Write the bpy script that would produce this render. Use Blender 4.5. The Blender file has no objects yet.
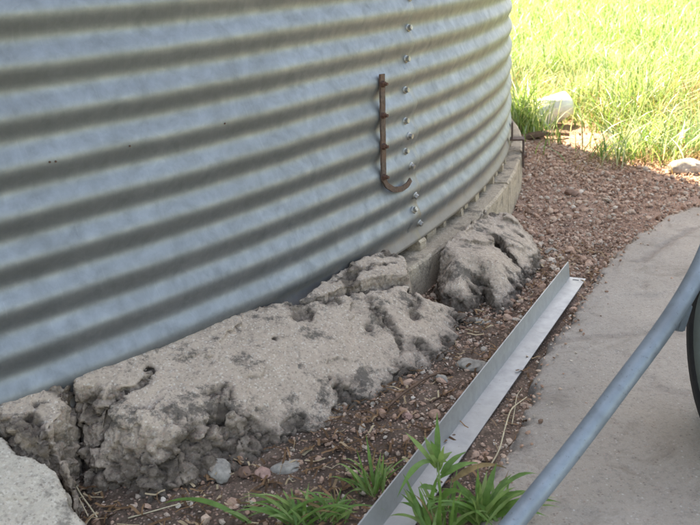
import bpy, bmesh, math, random
import numpy as np
from mathutils import Vector, Matrix

random.seed(7)
rng = np.random.default_rng(7)
SC = bpy.context.scene
COL = SC.collection

# ------------------------------------------------------------------ camera
FPX = 800.0
PITCH, ROLL = 0.353197, -0.068625
CAMZ = 0.6019
_cp, _sp = math.cos(PITCH), math.sin(PITCH)
_c, _s = math.cos(ROLL), math.sin(ROLL)
CF = np.array([0, _cp, -_sp])
_U0 = np.array([0, _sp, _cp])
CR = _c * np.array([1.0, 0, 0]) + _s * _U0
CU = -_s * np.array([1.0, 0, 0]) + _c * _U0
CAM = np.array([0, 0, CAMZ])
cd = bpy.data.cameras.new('camera')
cam = bpy.data.objects.new('camera', cd)
COL.objects.link(cam)
m = Matrix(((CR[0], CU[0], -CF[0], 0), (CR[1], CU[1], -CF[1], 0), (CR[2], CU[2], -CF[2], CAMZ), (0, 0, 0, 1)))
cam.matrix_world = m
cd.sensor_width = 36.0
cd.lens = 36.0 * FPX / 700.0
cd.clip_start = 0.02
cd.clip_end = 3000
cd.dof.use_dof = True
cd.dof.focus_distance = 1.5
cd.dof.aperture_fstop = 12.0
SC.camera = cam

# ------------------------------------------------------------------ light
SUN_EL = math.radians(58)
SUN_PHI = math.radians(72)            # light travels towards (cos, -sin): over the bin from behind it
W = bpy.data.worlds.new('World'); SC.world = W
W.use_nodes = True
wn = W.node_tree
bg = wn.nodes['Background']
sky = wn.nodes.new('ShaderNodeTexSky')
sky.sky_type = 'NISHITA'
sky.sun_disc = False
sky.sun_elevation = SUN_EL
sky.sun_rotation = math.atan2(-math.cos(SUN_PHI), math.sin(SUN_PHI))
sky.air_density = 1.0
sky.dust_density = 2.0
sky.ozone_density = 1.0
wn.links.new(sky.outputs[0], bg.inputs[0])
bg.inputs[1].default_value = 0.115
sl = bpy.data.lights.new('sun', 'SUN')
sl.energy = 5.0
sl.angle = math.radians(0.53)
sl.color = (1.0, 0.95, 0.86)
so = bpy.data.objects.new('sun', sl); COL.objects.link(so)
sv = Vector((math.cos(SUN_PHI) * math.cos(SUN_EL), -math.sin(SUN_PHI) * math.cos(SUN_EL), -math.sin(SUN_EL)))
so.rotation_euler = sv.to_track_quat('-Z', 'Y').to_euler()
so.location = (-6, 9, 9)
SC.view_settings.view_transform = 'Standard'
SC.view_settings.look = 'None'
SC.view_settings.gamma = 1.0
SC.view_settings.exposure = 2.55
SC.view_settings.use_white_balance = True      # camera white balance set for open shade
SC.view_settings.white_balance_temperature = 8600
SC.view_settings.white_balance_tint = 11
SC.render.engine = 'CYCLES'
try:
    SC.cycles.use_denoising = True
    SC.cycles.max_bounces = 6
except Exception:
    pass

# ------------------------------------------------------------------ helpers
AX = np.array([-2.74702, 3.72555])     # bin axis
BR = 3.4631                            # bin radius
PITCHC = 0.068                         # corrugation pitch

def ray(px, py):
    return CF + CR * (px - 350) / FPX + CU * (262.5 - py) / FPX

def at(px, py, z):
    d = ray(px, py)
    return CAM + d * ((z - CAMZ) / d[2])

def atd(px, py, depth):
    return CAM + ray(px, py) * depth

def at_top(px, py, fn):
    z = -0.1
    for _ in range(25):
        P = at(px, py, z)
        z = 0.5 * z + 0.5 * float(fn(np.array([P[0]]), np.array([P[1]]))[0])
    return at(px, py, z)

def cyl(px, py, R):
    d = ray(px, py)
    ox, oy = CAM[0] - AX[0], CAM[1] - AX[1]
    a = d[0] ** 2 + d[1] ** 2
    b = 2 * (ox * d[0] + oy * d[1])
    c = ox * ox + oy * oy - R * R
    t = (-b - math.sqrt(b * b - 4 * a * c)) / (2 * a)
    return CAM + d * t

def smooth(e0, e1, x):
    t = np.clip((x - e0) / (e1 - e0), 0, 1)
    return t * t * (3 - 2 * t)

def _hash(ix, iy, iz, seed):
    h = (ix * 374761393 + iy * 668265263 + iz * 2147483647 + seed * 974634777) & 0xFFFFFFFF
    h = ((h ^ (h >> 13)) * 1274126177) & 0xFFFFFFFF
    h = ((h ^ (h >> 16)) * 2246822519) & 0xFFFFFFFF
    return ((h ^ (h >> 15)) & 0xFFFFFF) / float(0xFFFFFF)

def vnoise(x, y, z, seed=0):
    x, y, z = np.broadcast_arrays(np.asarray(x, float), np.asarray(y, float), np.asarray(z, float))
    ix, iy, iz = np.floor(x).astype(np.int64), np.floor(y).astype(np.int64), np.floor(z).astype(np.int64)
    fx, fy, fz = x - ix, y - iy, z - iz
    fx, fy, fz = [f * f * f * (f * (f * 6 - 15) + 10) for f in (fx, fy, fz)]
    r = 0
    for dx in (0, 1):
        for dy in (0, 1):
            for dz in (0, 1):
                w = (fx if dx else 1 - fx) * (fy if dy else 1 - fy) * (fz if dz else 1 - fz)
                r = r + w * _hash(ix + dx, iy + dy, iz + dz, seed)
    return r * 2 - 1

def fbm(x, y, z=0.0, seed=0, octaves=4, gain=0.5):
    s = 0; a = 1.0; f = 1.0
    for o in range(octaves):
        s = s + a * vnoise(np.asarray(x) * f, np.asarray(y) * f, np.asarray(z) * f + 7.3 * o, seed + o * 17)
        a *= gain; f *= 2.03
    return s

def worley(x, y, seed=0):
    ix, iy = np.floor(x).astype(np.int64), np.floor(y).astype(np.int64)
    f1 = np.full(x.shape, 9.0); f2 = np.full(x.shape, 9.0); cv = np.zeros(x.shape); tl = np.zeros(x.shape)
    for dx in (-1, 0, 1):
        for dy in (-1, 0, 1):
            cx, cy = ix + dx, iy + dy
            px_ = cx + _hash(cx, cy, cx * 0 + 1, seed); py_ = cy + _hash(cx, cy, cx * 0 + 2, seed)
            d = np.hypot(x - px_, y - py_)
            n1 = d < f1
            f2 = np.where(n1, f1, np.minimum(f2, d)); cv = np.where(n1, _hash(cx, cy, cx * 0 + 3, seed), cv); f1 = np.where(n1, d, f1)
            ta, tb_ = _hash(cx, cy, cx * 0 + 4, seed) * 2 - 1, _hash(cx, cy, cx * 0 + 5, seed) * 2 - 1
            tl = np.where(n1, (x - px_) * ta + (y - py_) * tb_, tl)
    return f1, f2, cv, tl

def worley3(P, seed=0):
    I = np.floor(P).astype(np.int64)
    n = len(P)
    f1 = np.full(n, 9.0); f2 = np.full(n, 9.0); cv = np.zeros(n); tl = np.zeros(n)
    for dx in (-1, 0, 1):
        for dy in (-1, 0, 1):
            for dz in (-1, 0, 1):
                cx, cy, cz = I[:, 0] + dx, I[:, 1] + dy, I[:, 2] + dz
                q = [c + _hash(cx, cy, cz, seed + 10 * j) for j, c in enumerate((cx, cy, cz))]
                ex, ey, ez = P[:, 0] - q[0], P[:, 1] - q[1], P[:, 2] - q[2]
                d = np.sqrt(ex * ex + ey * ey + ez * ez)
                n1 = d < f1
                f2 = np.where(n1, f1, np.minimum(f2, d)); f1 = np.where(n1, d, f1)
                cv = np.where(n1, _hash(cx, cy, cz, seed + 41), cv)
                g = [_hash(cx, cy, cz, seed + 51 + j) * 2 - 1 for j in range(3)]
                tl = np.where(n1, ex * g[0] + ey * g[1] + ez * g[2], tl)
    return f1, f2, cv, tl

def tag(o, label=None, cat=None, group=None, kind=None):
    if label: o['label'] = label
    if cat: o['category'] = cat
    if group: o['group'] = group
    if kind: o['kind'] = kind
    return o

def empty(name, loc, label=None, cat=None, group=None):
    o = bpy.data.objects.new(name, None)
    COL.objects.link(o)
    o.location = tuple(float(v) for v in loc)
    o.empty_display_size = 0.05
    return tag(o, label, cat, group)

def mesh_np(name, verts, faces_flat, counts, mat, parent=None, smooth_sh=True, uv=None, origin=None):
    """one mesh from numpy arrays; origin = world point of the object's own origin"""
    me = bpy.data.meshes.new(name)
    V = np.asarray(verts, float)
    if origin is not None:
        V = V - np.asarray(origin, float)
    F = np.asarray(faces_flat, np.int32).ravel()
    counts = np.asarray(counts, np.int32)
    me.vertices.add(len(V)); me.vertices.foreach_set('co', V.astype(np.float32).ravel())
    me.loops.add(len(F)); me.loops.foreach_set('vertex_index', F)
    me.polygons.add(len(counts))
    st = np.concatenate([[0], np.cumsum(counts)[:-1]]).astype(np.int32)
    me.polygons.foreach_set('loop_start', st)
    me.polygons.foreach_set('loop_total', counts)
    me.polygons.foreach_set('use_smooth', np.full(len(counts), bool(smooth_sh)))
    me.update(calc_edges=True); me.validate()
    if uv is not None:
        l = me.uv_layers.new(name='UVMap')
        UV = np.asarray(uv, np.float32)[F]
        l.data.foreach_set('uv', UV.ravel())
    if mat: me.materials.append(mat)
    o = bpy.data.objects.new(name, me)
    COL.objects.link(o)
    if origin is not None:
        o.location = tuple(float(v) for v in origin)
    if parent is not None:
        o.parent = parent
        pl = np.array(parent.matrix_world.translation) if False else np.array(_world_loc(parent))
        o.location = tuple((np.array(origin if origin is not None else (0, 0, 0)) - pl).tolist())
    return o

def _world_loc(o):
    v = np.array(o.location, float)
    while o.parent is not None:
        o = o.parent
        v = v + np.array(o.location, float)
    return v

def mesh_bm(name, bm, mat, parent=None, smooth_sh=False, origin=None):
    bmesh.ops.recalc_face_normals(bm, faces=bm.faces[:])
    me = bpy.data.meshes.new(name)
    if origin is not None:
        bmesh.ops.translate(bm, verts=bm.verts[:], vec=-Vector([float(v) for v in origin]))
    bm.to_mesh(me); bm.free()
    for p in me.polygons: p.use_smooth = smooth_sh
    if mat: me.materials.append(mat)
    o = bpy.data.objects.new(name, me)
    COL.objects.link(o)
    org = np.array(origin if origin is not None else (0, 0, 0), float)
    if parent is not None:
        o.parent = parent
        org = org - _world_loc(parent)
    o.location = tuple(org.tolist())
    return o

def bm_box(bm, c, sx, sy, sz, M=None, bevel=0.0):
    r = bmesh.ops.create_cube(bm, size=1.0)
    vs = r['verts']
    bmesh.ops.scale(bm, vec=(sx, sy, sz), verts=vs)
    if bevel > 0:
        es = list({e for v in vs for e in v.link_edges})
        rb = bmesh.ops.bevel(bm, geom=es, offset=bevel, segments=2, affect='EDGES')
        vs = list({v for f in rb['faces'] for v in f.verts} | {v for v in vs if v.is_valid})
    if M is not None: bmesh.ops.transform(bm, matrix=M, verts=vs)
    bmesh.ops.translate(bm, verts=vs, vec=Vector([float(v) for v in c]))
    return vs

def lathe(profile, n=24):
    """profile [(r,z)] round +Z, closed at r=0 ends"""
    bm = bmesh.new()
    rings = []
    for r, z in profile:
        if r < 1e-6: rings.append([bm.verts.new((0, 0, z))])
        else: rings.append([bm.verts.new((r * math.cos(2 * math.pi * k / n), r * math.sin(2 * math.pi * k / n), z)) for k in range(n)])
    for a, b in zip(rings, rings[1:]):
        for k in range(n):
            k2 = (k + 1) % n
            if len(a) == 1 and len(b) == 1: continue
            if len(a) == 1: bm.faces.new((a[0], b[k], b[k2]))
            elif len(b) == 1: bm.faces.new((a[k], b[0], a[k2]))
            else: bm.faces.new((a[k], b[k], b[k2], a[k2]))
    return bm

def tube(path, radii, n=16, jitter=0.0, caps=True):
    bm = bmesh.new()
    P = [Vector([float(c) for c in p]) for p in path]
    if not hasattr(radii, '__len__'): radii = [radii] * len(P)
    prev = None; rings = []
    for i, p in enumerate(P):
        t = (P[min(i + 1, len(P) - 1)] - P[max(i - 1, 0)]).normalized()
        if prev is None:
            u = t.orthogonal().normalized()
        else:
            u = (prev - t * prev.dot(t)).normalized()
        prev = u
        v = t.cross(u)
        rr = radii[i]
        rings.append([bm.verts.new(p + (u * math.cos(2 * math.pi * k / n) + v * math.sin(2 * math.pi * k / n)) * rr * (1 + random.uniform(-jitter, jitter))) for k in range(n)])
    for a, b in zip(rings, rings[1:]):
        for k in range(n):
            bm.faces.new((a[k], a[(k + 1) % n], b[(k + 1) % n], b[k]))
    if caps:
        bm.faces.new(rings[0][::-1]); bm.faces.new(rings[-1])
    return bm

def bez(pts, n):
    """Catmull-Rom through the points"""
    P = [np.asarray(p, float) for p in pts]
    P = [2 * P[0] - P[1]] + P + [2 * P[-1] - P[-2]]
    out = []
    segs = len(P) - 3
    for i in range(segs):
        for k in range(n):
            t = k / n
            a, b, c, d = P[i:i + 4]
            out.append(0.5 * ((2 * b) + (-a + c) * t + (2 * a - 5 * b + 4 * c - d) * t * t + (-a + 3 * b - 3 * c + d) * t ** 3))
    out.append(P[-2])
    return out

# ------------------------------------------------------------------ materials
class NT:
    def __init__(s, name):
        s.m = bpy.data.materials.new(name); s.m.use_nodes = True
        s.t = s.m.node_tree; s.n = s.t.nodes; s.l = s.t.links
        s.b = s.n['Principled BSDF']; s.out = s.n['Material Output']
    def node(s, typ, **kw):
        n = s.n.new(typ)
        for k, v in kw.items():
            if k == 'inp':
                for i, val in v.items():
                    if hasattr(val, 'is_output') or hasattr(val, 'links'): s.l.new(val, n.inputs[i])
                    else: n.inputs[i].default_value = val
            else: setattr(n, k, v)
        return n
    def coord(s, which='Object', scale=(1, 1, 1)):
        tc = s.node('ShaderNodeTexCoord')
        mp = s.node('ShaderNodeMapping', inp={0: tc.outputs[which]})
        mp.inputs['Scale'].default_value = scale
        return mp.outputs[0]
    def noise(s, vec, scale, detail=4, rough=0.55, dist=0.0):
        n = s.node('ShaderNodeTexNoise', inp={'Vector': vec, 'Scale': scale, 'Detail': detail, 'Roughness': rough, 'Distortion': dist})
        return n.outputs['Fac']
    def voro(s, vec, scale, feature='F1', out='Distance', rnd=1.0):
        n = s.node('ShaderNodeTexVoronoi', feature=feature, inp={'Vector': vec, 'Scale': scale})
        n.inputs['Randomness'].default_value = rnd
        return n.outputs[out]
    def ramp(s, fac, stops, interp='LINEAR'):
        n = s.node('ShaderNodeValToRGB', inp={0: fac})
        cr = n.color_ramp; cr.interpolation = interp
        while len(cr.elements) < len(stops): cr.elements.new(0.5)
        for e, (p, c) in zip(cr.elements, stops):
            e.position = p
            e.color = (c, c, c, 1) if not hasattr(c, '__len__') else (*c, 1)
        return n.outputs[0]
    def mix(s, fac, a, b, blend='MIX'):
        n = s.node('ShaderNodeMix', data_type='RGBA', blend_type=blend)
        for i, v in ((0, fac), (6, a), (7, b)):
            if hasattr(v, 'links'): s.l.new(v, n.inputs[i])
            elif hasattr(v, '__len__'): n.inputs[i].default_value = (*v, 1) if len(v) == 3 else v
            else: n.inputs[i].default_value = v
        return n.outputs[2]
    def math(s, op, a, b=0.0, c=0.0):
        n = s.node('ShaderNodeMath', operation=op)
        for i, v in enumerate((a, b, c)):
            if hasattr(v, 'links'): s.l.new(v, n.inputs[i])
            else: n.inputs[i].default_value = v
        return n.outputs[0]
    def bump(s, h, strength, dist, normal=None):
        n = s.node('ShaderNodeBump', inp={'Height': h, 'Strength': strength, 'Distance': dist})
        if normal is not None: s.l.new(normal, n.inputs['Normal'])
        return n.outputs[0]
    def set(s, **kw):
        for k, v in kw.items():
            k = k.replace('_', ' ')
            i = s.b.inputs[k]
            if hasattr(v, 'links'): s.l.new(v, i)
            elif hasattr(v, '__len__') and len(v) == 3: i.default_value = (*v, 1)
            else: i.default_value = v
        return s.m

SEAM_U = math.atan2(cyl(415, 120, BR)[1] - AX[1], cyl(415, 120, BR)[0] - AX[0]) * BR
def mat_galv():
    t = NT('galvanised_steel')
    uv = t.coord('UV')
    big = t.noise(uv, 3.0, 4, 0.6)
    spang = t.voro(uv, 90.0, out='Color')
    sp = t.node('ShaderNodeRGBToBW', inp={0: spang}).outputs[0]
    streakv = t.node('ShaderNodeMapping', inp={0: uv}); streakv.inputs['Scale'].default_value = (120, 9, 1)
    streak = t.noise(streakv.outputs[0], 1.0, 4, 0.65)
    mottle = t.noise(uv, 26.0, 5, 0.65, 0.4)
    base = t.ramp(mottle, [(0.3, (0.195, 0.212, 0.228)), (0.7, (0.29, 0.312, 0.333))])
    base = t.mix(t.ramp(sp, [(0.2, 0.0), (0.8, 0.16)]), base, (0.37, 0.385, 0.405))
    base = t.mix(t.ramp(streak, [(0.55, 0.0), (0.8, 0.12)]), base, (0.40, 0.40, 0.395))
    base = t.mix(t.ramp(big, [(0.35, 0.35), (0.65, 0.0)]), base, (0.21, 0.215, 0.215))
    # rust and dirt creeping up from the cut bottom edge
    sep = t.node('ShaderNodeSeparateXYZ', inp={0: uv})
    low = t.math('MULTIPLY_ADD', t.noise(uv, 30.0, 4, 0.7), 0.05, -0.012)
    rustm = t.math('SUBTRACT', low, sep.outputs[1])
    rustf = t.ramp(t.math('MULTIPLY', rustm, 40.0), [(0.0, 0.0), (1.0, 0.65)])
    base = t.mix(rustf, base, (0.20, 0.14, 0.09))
    su = t.math('ABSOLUTE', t.math('SUBTRACT', sep.outputs[0], SEAM_U - 0.004))
    run = t.math('MULTIPLY', t.ramp(t.math('MULTIPLY', su, 28.0), [(0.1, 1.0), (1.0, 0.0)]), t.ramp(sep.outputs[1], [(0.0, 0.75), (0.16, 0.0)]))
    run = t.math('MULTIPLY', run, t.ramp(t.noise(uv, 45.0, 4, 0.7), [(0.3, 0.3), (0.6, 1.0)]))
    base = t.mix(run, base, (0.24, 0.19, 0.13))
    # white oxide streaks running down and faint pale scratches
    ox = t.node('ShaderNodeMapping', inp={0: uv}); ox.inputs['Scale'].default_value = (260, 14, 1)
    base = t.mix(t.ramp(t.noise(ox.outputs[0], 1.0, 3, 0.6), [(0.62, 0.0), (0.80, 0.14)]), base, (0.58, 0.59, 0.58))
    blot = t.ramp(t.voro(uv, 16.0, feature='SMOOTH_F1', out='Color'), [(0.25, 0.0), (0.75, 1.0)])
    base = t.mix(t.math('MULTIPLY', blot, 0.22), base, (0.17, 0.18, 0.18))
    # tiny scratches and specks
    speck = t.ramp(t.noise(uv, 240.0, 2, 0.5), [(0.70, 0.0), (0.76, 0.5)])
    base = t.mix(speck, base, (0.22, 0.22, 0.21))
    rough = t.ramp(mottle, [(0.25, 0.64), (0.75, 0.50)])
    metal = t.math('SUBTRACT', 0.82, t.math('MULTIPLY', rustf, 0.75))
    bh = t.math('ADD', t.math('MULTIPLY', mottle, 0.5), t.math('MULTIPLY', streak, 0.5))
    nb = t.bump(bh, 0.25, 0.002)
    return t.set(Base_Color=base, Roughness=rough, Metallic=metal, Normal=nb)

def mat_metal(name, col, rough, metallic=0.85, scale=60, var=0.25, dirt=None):
    t = NT(name)
    v = t.coord('Object')
    n1 = t.noise(v, scale, 5, 0.6, 0.3)
    n2 = t.noise(v, scale * 0.15, 3, 0.6)
    c = t.mix(t.ramp(n1, [(0.3, 0.0), (0.7, 1.0)]), tuple(x * (1 - var) for x in col), tuple(min(1, x * (1 + var * 0.5)) for x in col))
    if dirt:
        c = t.mix(t.ramp(n2, [(0.45, 0.0), (0.7, 0.6)]), c, dirt)
        c = t.mix(t.ramp(t.noise(v, scale * 3, 3, 0.6), [(0.62, 0.0), (0.72, 0.7)]), c, dirt)
    r = t.ramp(n1, [(0.2, rough + 0.1), (0.8, rough - 0.07)])
    return t.set(Base_Color=c, Roughness=r, Metallic=metallic, Normal=t.bump(n1, 0.15, 0.001))

def mat_concrete(name, light, dark, agg=0.5, stain=0.5, dirt_attr=True):
    t = NT(name)
    v = t.coord('Object')
    n1 = t.noise(v, 9.0, 6, 0.65, 0.3)
    n2 = t.noise(v, 70.0, 5, 0.7)
    n3 = t.noise(v, 380.0, 3, 0.6)
    c = t.mix(t.ramp(n1, [(0.3, 0.0), (0.7, 1.0)]), dark, light)
    c = t.mix(t.ramp(n2, [(0.32, 0.5), (0.5, 0.0)]), c, tuple(x * 0.66 for x in dark))
    c = t.mix(t.ramp(n3, [(0.3, 0.25), (0.5, 0.0), (0.62, 0.0), (0.78, 0.25)]), c, tuple(min(1, x * 1.25) for x in light))
    # exposed aggregate: grains of pinkish and grey stone
    vc = t.voro(v, 150.0, out='Color')
    vd = t.voro(v, 150.0, out='Distance')
    bw = t.node('ShaderNodeRGBToBW', inp={0: vc}).outputs[0]
    grain = t.ramp(bw, [(0.0, (0.20, 0.15, 0.13)), (0.35, (0.34, 0.26, 0.21)), (0.6, (0.50, 0.32, 0.24)), (0.8, (0.55, 0.42, 0.33)), (1.0, (0.64, 0.55, 0.46))])
    pick = t.ramp(t.node('ShaderNodeSeparateColor', inp={0: vc}).outputs[1], [(0.50, 0.0), (0.54, 1.0)])
    core = t.ramp(vd, [(0.30, 1.0), (0.46, 0.0)])
    gm = t.math('MULTIPLY', t.math('MULTIPLY', pick, core), agg)
    rough_m = None
    if dirt_attr:
        at_ = t.node('ShaderNodeAttribute', attribute_name='crumble')
        rough_m = at_.outputs['Fac']
        gm = t.math('MULTIPLY', gm, t.math('ADD', 0.22, t.math('MULTIPLY', rough_m, 0.8)))
    c = t.mix(gm, c, grain)
    sc_ = t.node('ShaderNodeSeparateColor', inp={0: t.voro(v, 330.0, out='Color')})
    c = t.mix(t.ramp(sc_.outputs[0], [(0.86, 0.0), (0.90, 0.40)]), c, (0.17, 0.135, 0.11))
    c = t.mix(t.ramp(sc_.outputs[1], [(0.90, 0.0), (0.94, 0.45)]), c, (0.68, 0.60, 0.50))
    # lichen / soil stains with their own shapes
    st = t.ramp(t.noise(v, 13.0, 8, 0.78, 0.0), [(0.52, 0.0), (0.60, stain)])
    c = t.mix(st, c, (0.088, 0.075, 0.062))
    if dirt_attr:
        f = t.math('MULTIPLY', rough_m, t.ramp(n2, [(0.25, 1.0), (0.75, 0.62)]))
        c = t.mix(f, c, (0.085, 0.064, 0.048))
    h = t.math('ADD', t.math('MULTIPLY', n2, 0.6), t.math('MULTIPLY', n3, 0.35))
    nb = t.bump(h, 0.9, 0.006)
    nb = t.bump(t.math('MULTIPLY', core, pick), 0.3, 0.002, nb)
    return t.set(Base_Color=c, Roughness=0.92, Normal=nb, Specular_IOR_Level=0.2)

def mat_slab():
    t = NT('walkway_concrete')
    v = t.coord('Object')
    n1 = t.noise(v, 4.0, 5, 0.6, 0.5)
    n2 = t.noise(v, 130.0, 5, 0.75)
    n3 = t.noise(v, 420.0, 3, 0.7)
    c = t.mix(t.ramp(n1, [(0.3, 0.0), (0.7, 1.0)]), (0.32, 0.273, 0.226), (0.415, 0.355, 0.295))
    c = t.mix(t.ramp(n2, [(0.30, 0.6), (0.5, 0.0)]), c, (0.17, 0.155, 0.14))
    c = t.mix(t.ramp(n3, [(0.56, 0.0), (0.72, 0.6)]), c, (0.50, 0.47, 0.43))
    vc = t.voro(v, 210.0, out='Color')
    vd = t.voro(v, 210.0)
    bw = t.node('ShaderNodeSeparateColor', inp={0: vc})
    pk = t.math('MULTIPLY', t.ramp(bw.outputs[0], [(0.78, 0.0), (0.82, 0.7)]), t.ramp(vd, [(0.25, 1.0), (0.42, 0.0)]))
    c = t.mix(pk, c, t.ramp(bw.outputs[1], [(0.0, (0.12, 0.10, 0.09)), (0.5, (0.36, 0.25, 0.20)), (1.0, (0.55, 0.51, 0.46))]))
    st = t.ramp(t.noise(v, 7.5, 7, 0.75, 1.2), [(0.54, 0.0), (0.70, 0.6)])
    c = t.mix(st, c, (0.17, 0.135, 0.105))
    at_ = t.node('ShaderNodeAttribute', attribute_name='crumble')
    c = t.mix(t.math('MULTIPLY', at_.outputs['Fac'], 0.6), c, (0.13, 0.10, 0.08))
    nb = t.bump(t.math('ADD', n2, t.math('MULTIPLY', n3, 0.5)), 0.8, 0.004)
    return t.set(Base_Color=c, Roughness=0.9, Normal=nb, Specular_IOR_Level=0.25)

def mat_soil():
    t = NT('soil')
    v = t.coord('Object')
    n1 = t.noise(v, 5.0, 6, 0.65, 0.4)
    n2 = t.noise(v, 60.0, 6, 0.75)
    vc = t.voro(v, 190.0, out='Color'); vd = t.voro(v, 190.0)
    bw = t.node('ShaderNodeSeparateColor', inp={0: vc})
    c = t.mix(t.ramp(n1, [(0.35, 0.0), (0.65, 1.0)]), (0.095, 0.066, 0.048), (0.20, 0.138, 0.10))
    c = t.mix(t.ramp(n2, [(0.3, 0.7), (0.55, 0.0)]), c, (0.045, 0.032, 0.025))
    grain = t.ramp(bw.outputs[1], [(0.0, (0.14, 0.09, 0.07)), (0.4, (0.32, 0.20, 0.15)), (0.75, (0.42, 0.28, 0.21)), (1.0, (0.46, 0.38, 0.32))])
    sep0 = t.node('ShaderNodeSeparateXYZ', inp={0: v})
    gritty = t.ramp(t.math('MULTIPLY', t.math('ADD', sep0.outputs[1], t.math('MULTIPLY', n1, 0.6)), 0.25), [(0.45, 0.0), (0.58, 0.8)])
    c = t.mix(gritty, c, t.mix(n2, (0.26, 0.165, 0.12), (0.50, 0.335, 0.25)))
    c = t.mix(t.math('MULTIPLY', t.ramp(bw.outputs[0], [(0.4, 0.0), (0.5, 0.9)]), t.ramp(vd, [(0.3, 1.0), (0.5, 0.0)])), c, grain)
    # the soil under the far grass is greener with moss and fine growth
    sep = t.node('ShaderNodeSeparateXYZ', inp={0: v})
    far = t.ramp(t.math('MULTIPLY', t.math('ADD', sep.outputs[1], t.math('MULTIPLY', n1, 2.0)), 0.05), [(0.28, 0.0), (0.36, 0.9)])
    rgt = t.ramp(t.math('MULTIPLY', t.math('ADD', sep.outputs[0], n1), 0.2), [(0.50, 0.0), (0.62, 0.9)])
    bck = t.ramp(t.math('MULTIPLY', t.math('ADD', sep.outputs[1], n1), -0.2), [(0.20, 0.0), (0.4, 0.9)])
    far = t.math('MAXIMUM', t.math('MAXIMUM', far, rgt), bck)
    c = t.mix(far, c, t.mix(n2, (0.09, 0.12, 0.04), (0.22, 0.25, 0.10)))
    h = t.math('ADD', t.math('MULTIPLY', n2, 0.6), t.math('MULTIPLY', t.ramp(vd, [(0.0, 1.0), (0.6, 0.0)]), 0.5))
    return t.set(Base_Color=c, Roughness=0.95, Normal=t.bump(h, 0.8, 0.006), Specular_IOR_Level=0.15)

def mat_island(name, stops, rough=0.8, noise_scale=120.0, trans=0.0, spec=0.3, lo=0.75):
    t = NT(name)
    g = t.node('ShaderNodeNewGeometry')
    rnd = g.outputs['Random Per Island']
    v = t.coord('Object')
    c = t.ramp(rnd, stops)
    n = t.noise(v, noise_scale, 4, 0.65)
    c = t.mix(t.ramp(n, [(0.3, 1.0), (0.65, 0.0)]), c, t.mix(1.0, c, (lo * 0.8, lo * 0.8, lo * 0.8), 'MULTIPLY'))
    t.set(Base_Color=c, Roughness=rough, Specular_IOR_Level=spec)
    if trans > 0:
        tr = t.node('ShaderNodeBsdfTranslucent', inp={0: t.mix(1.0, c, (1.0, 1.0, 0.55), 'MULTIPLY')})
        mx = t.node('ShaderNodeMixShader', inp={0: trans, 1: t.b.outputs[0], 2: tr.outputs[0]})
        t.l.new(mx.outputs[0], t.out.inputs[0])
    return t.m

def mat_plain(name, col, rough=0.7, var=0.3, scale=80, spec=0.3, trans=0.0, bump=0.3):
    t = NT(name)
    v = t.coord('Object')
    n = t.noise(v, scale, 5, 0.65)
    c = t.mix(t.ramp(n, [(0.3, 0.0), (0.7, 1.0)]), tuple(x * (1 - var) for x in col), tuple(min(1, x * (1 + var)) for x in col))
    t.set(Base_Color=c, Roughness=rough, Specular_IOR_Level=spec, Normal=t.bump(n, bump, 0.002))
    if trans > 0:
        tr = t.node('ShaderNodeBsdfTranslucent', inp={0: c})
        mx = t.node('ShaderNodeMixShader', inp={0: trans, 1: t.b.outputs[0], 2: tr.outputs[0]})
        t.l.new(mx.outputs[0], t.out.inputs[0])
    return t.m

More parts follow.
